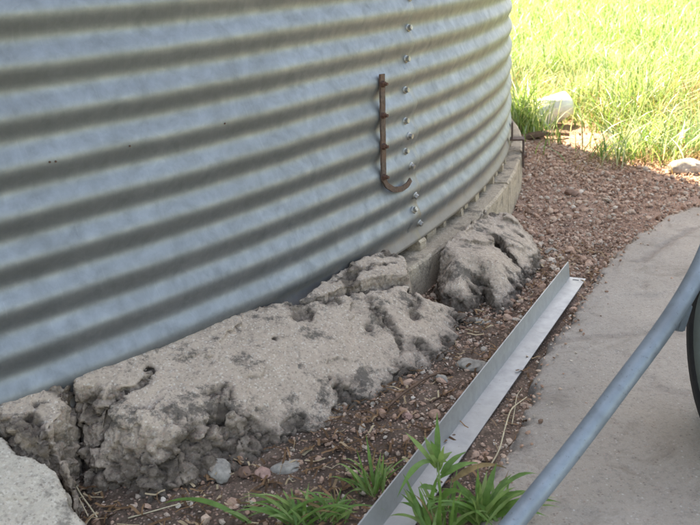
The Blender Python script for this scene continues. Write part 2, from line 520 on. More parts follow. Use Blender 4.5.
M = {
    'galv': mat_galv(),
    'bolt': mat_metal('zinc_bolt', (0.40, 0.40, 0.39), 0.5, 0.75, 300, 0.3, (0.20, 0.15, 0.11)),
    'rust': mat_metal('rusty_steel', (0.115, 0.078, 0.062), 0.75, 0.25, 160, 0.45, (0.16, 0.072, 0.04)),
    'rustnut': mat_metal('rusty_nut', (0.085, 0.05, 0.04), 0.7, 0.3, 300, 0.4, (0.16, 0.06, 0.03)),
    'alu': mat_metal('dull_aluminium', (0.37, 0.37, 0.365), 0.55, 0.7, 45, 0.12, (0.29, 0.28, 0.26)),
    'pipe': mat_metal('grey_painted_steel', (0.215, 0.25, 0.28), 0.46, 0.25, 70, 0.14, (0.11, 0.115, 0.12)),
    'concA': mat_concrete('weathered_concrete', (0.505, 0.395, 0.305), (0.40, 0.31, 0.235), 1.0, 0.85),
    'concB': mat_concrete('pale_concrete', (0.56, 0.48, 0.385), (0.45, 0.38, 0.30), 0.7, 0.6),
    'foot': mat_concrete('footing_concrete', (0.52, 0.415, 0.30), (0.40, 0.315, 0.225), 0.25, 0.65, False),
    'slab': mat_slab(),
    'soil': mat_soil(),
    'gravel': mat_island('pink_gravel', [(0.0, (0.18, 0.11, 0.075)), (0.15, (0.38, 0.225, 0.15)), (0.5, (0.54, 0.34, 0.24)), (0.72, (0.63, 0.44, 0.32)), (0.90, (0.50, 0.40, 0.31)), (1.0, (0.72, 0.60, 0.48))], 0.85, 220),
    'stone_grey': mat_plain('grey_stone', (0.30, 0.265, 0.22), 0.9, 0.35, 90),
    'stone_pink': mat_plain('pink_granite', (0.38, 0.23, 0.18), 0.85, 0.35, 130),
    'stone_brown': mat_plain('brown_stone', (0.20, 0.12, 0.085), 0.85, 0.35, 110),
    'grass': mat_island('sunny_grass', [(0.0, (0.08, 0.18, 0.04)), (0.3, (0.15, 0.27, 0.07)), (0.55, (0.25, 0.40, 0.14)), (0.75, (0.44, 0.56, 0.32)), (1.0, (0.72, 0.74, 0.60))], 0.38, 30, 0.42, 0.6, 0.95),
    'dry': mat_island('dry_grass', [(0.0, (0.16, 0.10, 0.05)), (0.5, (0.32, 0.21, 0.10)), (1.0, (0.50, 0.38, 0.21))], 0.75, 50, 0.25, 0.2, 0.9),
    'litter': mat_island('straw_litter', [(0.0, (0.07, 0.04, 0.024)), (0.45, (0.19, 0.105, 0.055)), (0.8, (0.33, 0.19, 0.10)), (1.0, (0.55, 0.43, 0.27))], 0.85, 60, 0.1, 0.15, 0.9),
    'leaf': mat_plain('weed_leaf', (0.12, 0.22, 0.045), 0.5, 0.35, 45, 0.4, 0.36, 0.15),
    'leaf2': mat_plain('weed_leaf_pale', (0.22, 0.31, 0.09), 0.5, 0.3, 45, 0.4, 0.38, 0.15),
    'dryleaf': mat_plain('withered_leaf', (0.23, 0.155, 0.07), 0.7, 0.4, 60, 0.2, 0.25, 0.2),
    'stem': mat_plain('weed_stem', (0.16, 0.22, 0.075), 0.55, 0.2, 60, 0.3),
    'drystalk': mat_plain('dry_stalk', (0.50, 0.41, 0.27), 0.8, 0.25, 90, 0.2),
    'root': mat_plain('brown_root', (0.14, 0.085, 0.055), 0.85, 0.35, 120, 0.2),
    'rubber': mat_plain('black_rubber', (0.018, 0.017, 0.017), 0.75, 0.3, 60, 0.3),
    'rim': mat_plain('grey_green_paint', (0.17, 0.20, 0.185), 0.55, 0.15, 40, 0.4),
    'white': mat_plain('white_plastic', (0.80, 0.80, 0.77), 0.45, 0.06, 20, 0.5, 0.2, 0.05),
    'wood': mat_plain('rotten_wood', (0.17, 0.115, 0.085), 0.9, 0.4, 60, 0.15),
}

# ------------------------------------------------------------------ ground
def gz(x, y):
    x = np.asarray(x, float); y = np.asarray(y, float)
    base = -0.128 - 0.062 * smooth(1.1, 2.4, y) - 0.012 * smooth(0.0, 0.9, -y)
    und = 0.010 * fbm(x * 2.1, y * 2.1, 0, 3, 3)
    far = smooth(6, 30, np.hypot(x, y)) * 0.25 * fbm(x * 0.08, y * 0.08, 0, 9, 2)
    return base + und + far

def gp(px, py, dz=0.0):
    z = -0.15
    for _ in range(25):
        P = at(px, py, z)
        z = 0.4 * z + 0.6 * float(gz(P[0], P[1]) + dz)
    return at(px, py, z)

def axis_coords(lo, hi, step, far, grow):
    c = list(np.arange(lo, hi + 1e-6, step))
    s = step; a = c[-1]
    while a < far: s *= grow; a += s; c.append(a)
    s = step; a = c[0]; pre = []
    while a > -far: s *= grow; a -= s; pre.append(a)
    return np.array(pre[::-1] + c)

gx = axis_coords(-0.8, 2.1, 0.013, 600, 1.3)
gy = axis_coords(0.55, 4.6, 0.014, 600, 1.3)
GX, GY = np.meshgrid(gx, gy)
GZ = gz(GX, GY)
near = smooth(8, 4, np.abs(GX)) * smooth(8, 4.8, GY) * smooth(-3, 0, GY)
GZ = GZ + near * (0.005 * fbm(GX * 16, GY * 16, 0, 21, 3) + 0.0035 * fbm(GX * 70, GY * 70, 0, 33, 2))
nx, ny = len(gx), len(gy)
I = np.arange(nx * ny).reshape(ny, nx)
Fq = np.stack([I[:-1, :-1], I[:-1, 1:], I[1:, 1:], I[1:, :-1]], -1).reshape(-1, 4)
g = mesh_np('ground', np.stack([GX, GY, GZ], -1).reshape(-1, 3), Fq, np.full(len(Fq), 4), M['soil'])
tag(g, kind='structure')

# ------------------------------------------------------------------ heightfield solids (broken concrete)
def poly_dist(x, y, P):
    """signed distance (positive inside), index of nearest edge"""
    n = len(P)
    best = np.full(x.shape, 1e9); idx = np.zeros(x.shape, int)
    ins = np.zeros(x.shape, bool)
    for i in range(n):
        a, b = P[i], P[(i + 1) % n]
        dx, dy = b - a
        L = dx * dx + dy * dy + 1e-12
        t = np.clip(((x - a[0]) * dx + (y - a[1]) * dy) / L, 0, 1)
        d = np.hypot(x - a[0] - t * dx, y - a[1] - t * dy)
        u = d < best
        best = np.where(u, d, best); idx = np.where(u, i, idx)
        c = ((a[1] > y) != (b[1] > y)) & (x < (b[0] - a[0]) * (y - a[1]) / (b[1] - a[1] + 1e-15) + a[0])
        ins ^= c
    return np.where(ins, best, -best), idx

def line_dist(x, y, L):
    best = np.full(x.shape, 1e9)
    for a, b in zip(L, L[1:]):
        dx, dy = b[0] - a[0], b[1] - a[1]
        q = dx * dx + dy * dy + 1e-12
        t = np.clip(((x - a[0]) * dx + (y - a[1]) * dy) / q, 0, 1)
        best = np.minimum(best, np.hypot(x - a[0] - t * dx, y - a[1] - t * dy))
    return best

def solid(name, outline, top, mat, zb, res=0.005, seed=1, warp=0.006, rough=0.004, crumble=0.010, cr_w=0.05, cracks=(), pits=(), power=0.45, bumps=0.006, stain_bias=0.0, parent=None, plan=None, pebbly=1.0, drop=1.0, cone=None, voxel=0.0027):
    """outline: (px, py, 't' on the top / 'g' on the ground / number z, edge falloff width of the edge that starts here)"""
    P = []; Wd = []
    if plan is None:
        for px, py, k, w in outline:
            if k == 't': q = at_top(px, py, top)
            elif k == 'g': q = gp(px, py)
            else: q = at(px, py, k)
            P.append(q[:2]); Wd.append(w)
    else:
        for X_, Y_, w in plan: P.append(np.array([X_, Y_])); Wd.append(w)
    P = np.array(P); Wd = np.array(Wd)
    x0, y0 = P.min(0) - 0.02; x1, y1 = P.max(0) + 0.02
    xs = np.arange(x0, x1, res); ys = np.arange(y0, y1, res)
    X, Y = np.meshgrid(xs, ys)
    wx = X + warp * fbm(X / 0.04, Y / 0.04, 1.7, seed, 4, 0.6); wy = Y + warp * fbm(X / 0.04, Y / 0.04, 5.2, seed + 50, 4, 0.6)
    d, idx = poly_dist(wx, wy, P)
    keep = d > -res * 0.8
    w = Wd[idx]
    outer = w > 0.0115                    # broken outer edges (wide falloff), not tight cracks
    zt = top(X, Y)
    # crumbled zone along the broken edges and in noise patches
    n_pat = fbm(X / 0.09, Y / 0.09, 0.3, seed + 9, 4, 0.6)
    # distance only to outer edges
    dd = np.full(X.shape, 1e9)
    for i in range(len(P)):
        if Wd[i] > 0.0115:
            dd = np.minimum(dd, line_dist(wx, wy, [P[i], P[(i + 1) % len(P)]]))
    cr = smooth(cr_w * 1.5, 0.0, dd - cr_w * 0.7 * n_pat) 
    cr = np.maximum(cr, smooth(0.95 - stain_bias, 1.25 - stain_bias, n_pat) * 0.8)
    for (px, py, rad, dep) in pits:
        c = at_top(px, py, top)
        q = np.hypot(X - c[0], Y - c[1]) / rad + 0.35 * fbm(X / 0.025, Y / 0.025, 0, seed + 77, 3)
        zt = zt - dep * smooth(1.0, 0.2, q)
        cr = np.maximum(cr, smooth(1.3, 0.5, q) * 0.62)
    rm = plan is None
    hf = (0.25 if rm else 1.0) * 0.75 * fbm(X / 0.020, Y / 0.020, 0.0, seed + 3, 4, 0.72)
    ja, jb = 0.004 * fbm(X / 0.012, Y / 0.012, 2.0, seed + 13, 2), 0.004 * fbm(X / 0.012, Y / 0.012, 8.0, seed + 14, 2)
    f1, f2, cv1, tl1 = worley((X + ja) / 0.030, (Y + jb) / 0.030, seed + 15)
    g1, g2, cv2, tl2 = worley((X + ja) / 0.011, (Y + jb) / 0.011, seed + 16)
    facets = 0.9 * (cv1 - 0.5) + 2.4 * tl1 + 0.5 * (cv2 - 0.5) + 1.3 * tl2 + 0.35 * np.clip(0.6 - g1, 0, 1) - 0.5 * smooth(0.16, 0.0, f2 - f1)
    nod = np.clip(0.55 - g1, 0, 1) * (cv2 > 0.45)
    if rm: facets = facets * 0.0; nod = nod * 0.0; pebbly = 0.0
    rid = 1 - np.abs(fbm(X / 0.05, Y / 0.05, 0.0, seed + 5, 3, 0.55))
    h1, h2, hv, tl3 = worley((X + 2 * ja) / 0.11, (Y + 2 * jb) / 0.11, seed + 19)
    zt = zt + bumps * (0.6 * fbm(X / 0.16, Y / 0.16, 0.0, seed + 1, 2) + 0.6 * (hv - 0.5) * smooth(0.0, 0.10, h2 - h1) + 1.6 * tl3) + rough * 0.30 * hf + (0.0010 * fbm(X / 0.010, Y / 0.010, 0, seed + 63, 2, 0.7) + 0.0012 * (tl2 + cv2 - 0.5)) * pebbly
    zt = zt - cr * crumble * (0.25 if rm else 1.0) * (0.75 + 0.7 * hf - 0.5 * (rid - 0.6) - facets) + rough * (0.10 + 0.9 * cr) * nod * 1.3 * pebbly
    zt = zt - 0.016 * drop * smooth(0.055, 0.0, dd)
    if cone is not None:                  # the broken edge thins out towards the ground
        lim = gz(X, Y) + cone[0] + (cone[1] + 0.75 * smooth(-0.12, -0.36, X)) * np.maximum(dd, 0) + 0.5 * (zt - top(X, Y))
        kk = 0.02
        hmix = np.clip(0.5 + 0.5 * (lim - zt) / kk, 0, 1)
        zt = lim * (1 - hmix) + zt * hmix - kk * hmix * (1 - hmix)
    for L, cw, cdp in cracks:
        Q = [at_top(px, py, top)[:2] for px, py in L]
        q = line_dist(wx, wy, Q) / (cw * (1 + 0.5 * fbm(X / 0.03, Y / 0.03, 0, seed + 31, 2)))
        zt = zt - cdp * np.clip(1 - q, 0, 1) ** 0.6
        cr = np.maximum(cr, 0.6 * smooth(2.5, 0.5, q))
    w = np.where(w > 0.0115, w * 0.62 * (1 + 0.5 * fbm(X / 0.03, Y / 0.03, 3.0, seed + 41, 2)), w)
    t = np.clip(d / np.maximum(w, 0.003), 0, 1) ** power
    zbot = zb(X, Y)
    Z = zbot + (zt - zbot) * t
    Z = Z + (t < 0.98) * (d > 0) * (0.005 * hf + 0.006 * facets * (w > 0.008))
    # closed mesh: the height sheet, a skirt and a flat underside
    ids = -np.ones(X.shape, int)
    ids[keep] = np.arange(keep.sum())
    q = np.stack([ids[:-1, :-1], ids[:-1, 1:], ids[1:, 1:], ids[1:, :-1]], -1).reshape(-1, 4)
    q = q[(q >= 0).all(1)]
    V = np.stack([X[keep], Y[keep], Z[keep]], -1)
    n = len(V)
    e = np.concatenate([q[:, [0, 1]], q[:, [1, 2]], q[:, [2, 3]], q[:, [3, 0]]])
    key = set(map(tuple, e.tolist()))
    bd = np.array([(a, b) for a, b in key if (b, a) not in key])
    lo = V.copy(); lo[:, 2] = np.minimum(zbot[keep] - 0.02, V[:, 2] - 0.004)
    V2 = np.concatenate([V, lo])
    sk = np.stack([bd[:, 1], bd[:, 0], bd[:, 0] + n, bd[:, 1] + n], -1)
    F = np.concatenate([q, sk, q[:, ::-1] + n])
    org = np.array([P[:, 0].mean(), P[:, 1].mean(), float(np.mean(zbot[keep]))])
    o = mesh_np(name, V2, F, np.full(len(F), 4), mat, parent=parent, origin=org)
    crc = np.clip(cr, 0, 1)
    if rm:
        md = o.modifiers.new('remesh', 'REMESH'); md.mode = 'VOXEL'; md.voxel_size = voxel; md.use_smooth_shade = True
        bpy.context.view_layer.update()
        nm = bpy.data.meshes.new_from_object(o.evaluated_get(bpy.context.evaluated_depsgraph_get()))
        o.modifiers.clear(); old = o.data; o.data = nm; bpy.data.meshes.remove(old); nm.name = name
        if not nm.materials: nm.materials.append(mat)
        k = len(nm.vertices)
        C = np.zeros(k * 3, np.float32); nm.vertices.foreach_get('co', C); C = C.reshape(-1, 3).astype(float)
        N = np.zeros(k * 3, np.float32); nm.vertex_normals.foreach_get('vector', N); N = N.reshape(-1, 3).astype(float)
        Wp = C + org
        def samp(A):
            fx = np.clip((Wp[:, 0] - xs[0]) / res, 0, A.shape[1] - 1.001); fy = np.clip((Wp[:, 1] - ys[0]) / res, 0, A.shape[0] - 1.001)
            ix, iy = fx.astype(int), fy.astype(int); ax_, ay_ = fx - ix, fy - iy
            return (A[iy, ix] * (1 - ax_) + A[iy, ix + 1] * ax_) * (1 - ay_) + (A[iy + 1, ix] * (1 - ax_) + A[iy + 1, ix + 1] * ax_) * ay_
        c_ = samp(crc)
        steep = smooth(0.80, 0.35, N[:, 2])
        a1, a2, ac, at_ = worley3(Wp / 0.034 + 0.25 * np.stack([fbm(Wp[:, 0] / 0.02, Wp[:, 1] / 0.02, Wp[:, 2] / 0.02 + s_, seed + 91, 2) for s_ in (0, 9, 17)], -1), seed + 5)
        b1, b2, bc, bt = worley3(Wp / 0.013, seed + 6)
        e1, e2, ec, et = worley3(Wp / 0.0075, seed + 7)
        f3 = fbm(Wp[:, 0] / 0.012, Wp[:, 1] / 0.012, Wp[:, 2] / 0.012, seed + 8, 3, 0.65)
        act = np.clip(0.08 + c_ + 0.55 * steep, 0, 1.1)
        frac = 0.55 * (ac - 0.5) + 1.0 * at_ - 0.45 * smooth(0.14, 0.0, a2 - a1)
        small = 0.5 * (bc - 0.5) + 0.9 * bt - 0.25 * smooth(0.2, 0.0, b2 - b1)
        disp = crumble * act * (0.95 * frac + 0.42 * small) + rough * (0.22 * f3 + 0.16 * (0.5 - e1) * (ec > 0.4) * (0.6 + act))
        C2 = C + N * disp[:, None]
        nm.vertices.foreach_set('co', C2.astype(np.float32).ravel()); nm.update()
        nm.polygons.foreach_set('use_smooth', np.ones(len(nm.polygons), bool))
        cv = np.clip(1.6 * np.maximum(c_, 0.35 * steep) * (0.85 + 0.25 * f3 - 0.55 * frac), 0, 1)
    else:
        cv = np.zeros(len(o.data.vertices)); cv[:n] = np.clip(crc[keep] * (0.8 + 0.5 * hf[keep]), 0, 1); cv[n:] = 0.8
    a = o.data.attributes.new('crumble', 'FLOAT', 'POINT')
    a.data.foreach_set('value', cv.astype(np.float32))
    return o

def rad(x, y): return np.hypot(x - AX[0], y - AX[1])

# ------------------------------------------------------------------ concrete path (right)
def slab_top(x, y): return gz(x, y) * 0 - 0.108 - 0.050 * smooth(1.0, 2.4, y) + 0.004 * fbm(x * 1.3, y * 1.3, 0, 91, 2)
edge_px = [(700, 203), (672, 210), (652, 222), (632, 236), (612, 254), (596, 274), (585, 290), (566, 318), (549, 338), (534, 362), (527, 380), (530, 396), (519, 420), (503, 445), (488, 470), (474, 500), (466, 530)]
plan = []
for px, py in edge_px:
    q = at_top(px, py, slab_top); plan.append((q[0], q[1], 0.016))
SLAB_EDGE = [(p_[0], p_[1]) for p_ in plan]
plan += [(0.02, 0.70, 0.016), (-0.12, 0.30, 0.016), (-0.25, -0.4, 0.016), (1.35, -0.4, 0.016), (1.75, 1.6, 0.016), (1.62, 2.45, 0.016), (1.35, 2.42, 0.016)]
SLAB_POLY = np.array([(a, b) for a, b, c in plan])
path = solid('concrete_path', None, slab_top, M['slab'], lambda x, y: gz(x, y) - 0.012, res=0.0085, seed=201, warp=0.007, rough=0.0016, crumble=0.006, cr_w=0.014,
             power=0.5, bumps=0.003, plan=plan, stain_bias=-0.5, pebbly=0.0, drop=0.25,
             cracks=[([(640, 262), (668, 243), (700, 226)], 0.010, 0.005), ([(532, 356), (560, 340), (602, 336), (645, 333), (692, 330)], 0.010, 0.003)])
tag(path, kind='structure')

# ------------------------------------------------------------------ grain bin
ZB = -0.035
def theta_of(P): return math.atan2(P[1] - AX[1], P[0] - AX[0])
bin_root = empty('grain_bin', (AX[0], AX[1], 0), 'large round corrugated galvanised steel grain bin with a rusty J strap', 'grain bin')
AMP = 0.0062
ZD = 0.078313
def sheet(name, th0, th1, z0, z1, R, nseg, pp, dent=1.0):
    zs = np.arange(z0, z1 + 1e-6, PITCHC / pp)
    th = np.linspace(th0, th1, nseg + 1)
    T, Z = np.meshgrid(th, zs)
    r = R + AMP * np.sin(2 * np.pi * (Z - ZD) / PITCHC)
    u = T * BR
    r = r + dent * (0.0015 * fbm(u * 4.5, Z * 5, 0, 61, 3) + 0.0016 * fbm(u * 1.3, Z * 1.0, 0, 71, 2))
    Z = Z + dent * 0.0012 * fbm(u * 6, Z * 3, 4.4, 81, 2)
    X = AX[0] + r * np.cos(T); Y = AX[1] + r * np.sin(T)
    n_, m_ = T.shape
    I = np.arange(n_ * m_).reshape(n_, m_)
    F = np.stack([I[:-1, :-1], I[:-1, 1:], I[1:, 1:], I[1:, :-1]], -1).reshape(-1, 4)
    uv = np.stack([u.ravel(), Z.ravel()], -1)
    o = mesh_np(name, np.stack([X, Y, Z], -1).reshape(-1, 3), F, np.full(len(F), 4), M['galv'], parent=bin_root, uv=uv, origin=(AX[0], AX[1], 0))
    md = o.modifiers.new('thickness', 'SOLIDIFY'); md.thickness = 0.0016; md.offset = -1
    return o
TH_S = theta_of(cyl(415, 120, BR))         # visible seam
SPAN = 2 * math.pi / 8
RING_H = 12 * PITCHC
OV = 0.055 / BR
low_sheets = []
for k in range(8):
    a0 = TH_S - SPAN * (k + 1) ; a1 = TH_S - SPAN * k
    hi = k in (0, 7)
    # the sheet left of the seam lies outside and laps over its neighbour
    low_sheets.append(sheet('wall_sheet', a0 - OV, a1, ZB, ZB + RING_H, BR + (0.0022 if k % 2 == 0 else 0.0), 150 if hi else 60, 12 if hi else 6))
for rI in range(1, 6):
    for k in range(8):
        a0 = TH_S + 0.5 * SPAN * (rI % 2) - SPAN * (k + 1)
        sheet('wall_sheet', a0 - OV, a0 + SPAN, ZB + RING_H * rI - 0.02, ZB + RING_H * (rI + 1), BR + (0.0022 if k % 2 == 0 else 0.0) - 0.0008 * (rI % 2) , 26, 6, 0.6)
# roof: ribbed cone with eave
bm = bmesh.new()
ZT = ZB + RING_H * 6
NR = 72
inner = [bm.verts.new((0.35 * math.cos(2 * math.pi * i / NR), 0.35 * math.sin(2 * math.pi * i / NR), ZT + 1.35)) for i in range(NR)]
outer = [bm.verts.new(((BR + 0.07) * math.cos(2 * math.pi * i / NR), (BR + 0.07) * math.sin(2 * math.pi * i / NR), ZT - 0.02 + (0.03 if i % 3 == 0 else 0))) for i in range(NR)]
for i in range(NR):
    bm.faces.new((inner[i], outer[i], outer[(i + 1) % NR], inner[(i + 1) % NR]))
bm.faces.new(inner)
bmesh.ops.translate(bm, verts=bm.verts[:], vec=(AX[0], AX[1], 0))
mesh_bm('roof', bm, M['bolt'], bin_root, origin=(AX[0], AX[1], 0))

def wall_frame(P):
    """outward normal, tangent (to the right as seen), up"""
    n = np.array([P[0] - AX[0], P[1] - AX[1], 0]); n /= np.linalg.norm(n)
    return n, np.array([-n[1], n[0], 0]), np.array([0, 0, 1.0])
def on_wall(px, py, lift=0.0):
    P = cyl(px, py, BR)
    for _ in range(6):
        P = cyl(px, py, BR + AMP * math.sin(2 * math.pi * (P[2] - ZD) / PITCHC) + 0.002 + lift)
    return P
def place_bm(bm, P, n, spin=0.0):
    q = Vector(n.tolist()).to_track_quat('Z', 'Y').to_matrix().to_4x4()
    bmesh.ops.transform(bm, matrix=Matrix.Translation(Vector([float(v) for v in P])) @ q @ Matrix.Rotation(spin, 4, 'Z'), verts=bm.verts[:])
# seam bolts: domed washer with hex head
def bolt_bm():
    bm = lathe([(0, 0.0035), (0.0035, 0.0034), (0.0065, 0.0022), (0.0078, 0.0), (0.0078, -0.004)], 16)
    r = bmesh.ops.create_cone(bm, cap_ends=True, segments=6, radius1=0.0056, radius2=0.0050, depth=0.006)
    bmesh.ops.translate(bm, verts=r['verts'], vec=(0, 0, 0.0055))
    bmesh.ops.scale(bm, vec=(1.22, 1.22, 1.1), verts=bm.verts[:])
    return bm
for i, (px, py) in enumerate([(408, 28), (406, 59), (405, 90), (405, 121), (405, 151.5), (409, 136), (411, 166), (414.6, 195.5), (413.5, 210), (419, 223), (409, -2)]):
    P = on_wall(px, py, 0.0)
    n, tg, up = wall_frame(P)
    sl_ = AMP * 2 * math.pi / PITCHC * math.cos(2 * math.pi * (P[2] - ZD) / PITCHC)
    nn = n - up * sl_ * 0.8; nn /= np.linalg.norm(nn)
    bm = bolt_bm(); place_bm(bm, P, nn, random.random())
    mesh_bm('bolt', bm, M['bolt'], low_sheets[0], origin=P)
# a few small dark plugged holes left in the sheet
for px, py in [(56, 161.5), (130, 146), (225, 123.5), (50, 162)]:
    P = on_wall(px, py, 0.0016)
    n, tg, up = wall_frame(P)
    bm = lathe([(0, 0.0008), (0.0014, 0.0006), (0.0019, -0.003)], 10); place_bm(bm, P, n)
    mesh_bm('hole_plug', bm, M['rustnut'], low_sheets[0], origin=P)
# rusty J strap, standing on the crests
SW, ST = 0.0175, 0.0042
LIFT = AMP + 0.0035
P0, P1 = cyl(382, 74, BR + LIFT), cyl(383.5, 176, BR + LIFT)
def strap_pt(px, py): return cyl(px, py, BR + LIFT)
cl = [P0 + (P1 - P0) * k / 10 for k in range(11)] + [strap_pt(*q) for q in [(384.5, 181), (387.5, 185.8), (392, 188.6), (397, 189.5), (402, 188.4), (406, 186), (409, 182.5), (410.5, 179.5)]]
cl = bez(cl, 3)
bm = bmesh.new(); rings = []
for i, c in enumerate(cl):
    n, tg, up = wall_frame(c)
    t = cl[min(i + 1, len(cl) - 1)] - cl[max(i - 1, 0)]; t /= np.linalg.norm(t)
    s_ = np.cross(t, n); s_ /= np.linalg.norm(s_)
    wd = SW * (1.0 if i < 33 else 0.72)
    jit = 0.0005 * math.sin(i * 1.3)
    rings.append([bm.verts.new(Vector((c + s_ * (a * wd / 2 + jit) + n * b * ST / 2).tolist())) for a, b in ((-1, -1), (1, -1), (1, 1), (-1, 1))])
for a, b in zip(rings, rings[1:]):
    for k in range(4): bm.faces.new((a[k], a[(k + 1) % 4], b[(k + 1) % 4], b[k]))
bm.faces.new(rings[0]); bm.faces.new(rings[-1])
strap = mesh_bm('strap_hook', bm, M['rust'], bin_root, origin=P0)
tag(strap, 'rusty flat steel strap bent into a J at its foot')
for py in (84, 115.5, 146.5, 177):
    px = 382 + (py - 74) * 0.015
    P = cyl(px, py, BR + LIFT + ST / 2); n, tg, up = wall_frame(P)
    bm = bmesh.new()
    bmesh.ops.create_cone(bm, cap_ends=True, segments=6, radius1=0.0075, radius2=0.0066, depth=0.007)
    bmesh.ops.translate(bm, verts=bm.verts[:], vec=(0, 0, 0.0033))
    r = bmesh.ops.create_cone(bm, cap_ends=True, segments=10, radius1=0.0036, radius2=0.0034, depth=0.007)
    bmesh.ops.translate(bm, verts=r['verts'], vec=(0, 0, 0.010))
    place_bm(bm, P, n, random.random())
    mesh_bm('nut', bm, M['rustnut'], strap, origin=P)
# rusty anchor clip between wall and footing at the right of the bin
FR = BR + 0.045
FT = -0.062
thA = theta_of(cyl(508.5, 128, BR)) + 0.012
nA = np.array([math.cos(thA), math.sin(thA), 0]); tA = np.array([-nA[1], nA[0], 0])
cA = np.array([AX[0], AX[1], 0])
MA = Matrix(((nA[0], tA[0], 0, 0), (nA[1], tA[1], 0, 0), (0, 0, 1, 0), (0, 0, 0, 1)))
bm = bmesh.new()
bm_box(bm, cA + nA * (FR + 0.006) + np.array([0, 0, -0.065]), 0.007, 0.045, 0.10, MA)
bm_box(bm, cA + nA * (FR - 0.018) + np.array([0, 0, -0.016]), 0.048, 0.045, 0.006, MA)
bm_box(bm, cA + nA * (BR + 0.011) + np.array([0, 0, 0.015]), 0.006, 0.030, 0.058, MA)
clip = mesh_bm('anchor_clip', bm, M['rust'], bin_root, origin=cA + nA * FR)
P = cA + nA * (FR + 0.0095) + np.array([0, 0, -0.08])
bm = bolt_bm(); place_bm(bm, P, nA); mesh_bm('bolt', bm, M['rustnut'], clip, origin=P)

# ------------------------------------------------------------------ footing ring with pockets under the wall
foot = empty('concrete_footing', (AX[0], AX[1], -0.3), 'tan concrete ring footing under the corrugated bin wall', 'footing')
def arc_block(name, th0, th1, r0, r1, z0, z1, nseg, mat, parent, wob=0.0):
    th = np.linspace(th0, th1, nseg + 1)
    vs = []; 
    prof = [(r0, z0), (r1, z0), (r1, z1 - 0.006), (r1 - 0.006, z1), (r0, z1)]
    for t in th:
        for i, (r, z) in enumerate(prof):
            j = wob * (vnoise(t * 60, i * 3.1, 0.5, 5) if i in (2, 3) else 0)
            vs.append((AX[0] + (r + float(j)) * math.cos(t), AX[1] + (r + float(j)) * math.sin(t), z + float(j) * 0.6))
    n = len(prof); fs = []
    for k in range(nseg):
        for i in range(n):
            a = k * n + i; b = k * n + (i + 1) % n
            fs.append((a, b, b + n, a + n))
    bm = bmesh.new(); bv = [bm.verts.new(v) for v in vs]
    for f in fs: bm.faces.new([bv[i] for i in f])
    bm.faces.new([bv[i] for i in range(n)][::-1]); bm.faces.new([bv[nseg * n + i] for i in range(n)])
    return mesh_bm(name, bm, mat, parent, origin=(AX[0] + r1 * math.cos((th0 + th1) / 2), AX[1] + r1 * math.sin((th0 + th1) / 2), z0))
th_gap = theta_of(cyl(508, 150, FR))
th_B = theta_of(cyl(402, 262, FR))
segs = [th_gap + 0.0015, th_gap + 1.2, th_gap + 2.5, th_gap + 3.8, th_gap + 5.0, th_B + 2 * math.pi, th_gap + 2 * math.pi - 0.0015]
for a, b in zip(segs, segs[1:]):
    hid = abs(b - th_B - 2 * math.pi) < 1e-6
    arc_block('footing_segment', a + 0.0006, b - 0.0006, BR - 0.235, FR - (0.055 if hid else 0.0), -0.42, FT - (0.012 if hid else 0.0), int((b - a) * 90), M['foot'], foot, 0.004)
# short concrete spacers that carry the wall; dark pockets stay between them
th_s0 = theta_of(cyl(455, 216, BR)) ; dth = 0.088 / BR
for k in range(-3, 26):
    t = th_s0 + (k + 0.5 + random.uniform(-0.22, 0.22)) * dth
    w_ = (0.008 + 0.020 * random.random() ** 2) / BR
    arc_block('spacer', t - w_, t + w_, BR - 0.07, BR - 0.012 + 0.024 * random.random(), FT - 0.003, ZB + 0.001 - 0.004 * random.random(), 3, M['foot'], foot, 0.003)
arc_block('inner_kerb', 0, 2 * math.pi - 1e-4, BR - 0.155, BR - 0.066, FT - 0.002, ZB + 0.02, 180, M['foot'], foot, 0.0)

# ------------------------------------------------------------------ broken concrete apron
def zin(x):                                # where the apron meets the wall: it buries more of the wall to the left
    return -0.004 - 0.066 * np.minimum(x, 0.02)
def top_main(x, y):
    r = rad(x, y) - BR
    return zin(x) - 0.42 * (r - 0.003) + 0.010 * np.sin(np.clip(r / 0.24, 0, 1) * math.pi)
def top_frag(x, y): return zin(x) + 0.002 - 0.38 * (rad(x, y) - BR)
def top_left(x, y): return zin(x) - 0.006 - 0.42 * (rad(x, y) - BR)
def top_B(x, y): return zin(x) + 0.006 - 0.22 * (rad(x, y) - BR)
cC = at(488, 262, -0.075)
def top_C(x, y):
    r = rad(x, y)
    q = np.hypot(x - cC[0], y - cC[1])
    return -0.030 - 0.42 * (r - BR - 0.045) + 0.018 * smooth(0.16, 0.0, q)
gb = lambda x, y: gz(x, y) - 0.006
BE = 0.012
def bedge(px): # a point on the bin's lower edge, a little behind the wall
    xs = [0, 30, 60, 200, 340, 440]; ys = [402, 392, 381, 332, 272, 219]
    return float(np.interp(px, xs, ys)) - float(np.interp(px, [0, 120, 300, 440], [9, 14, 5, 2]))
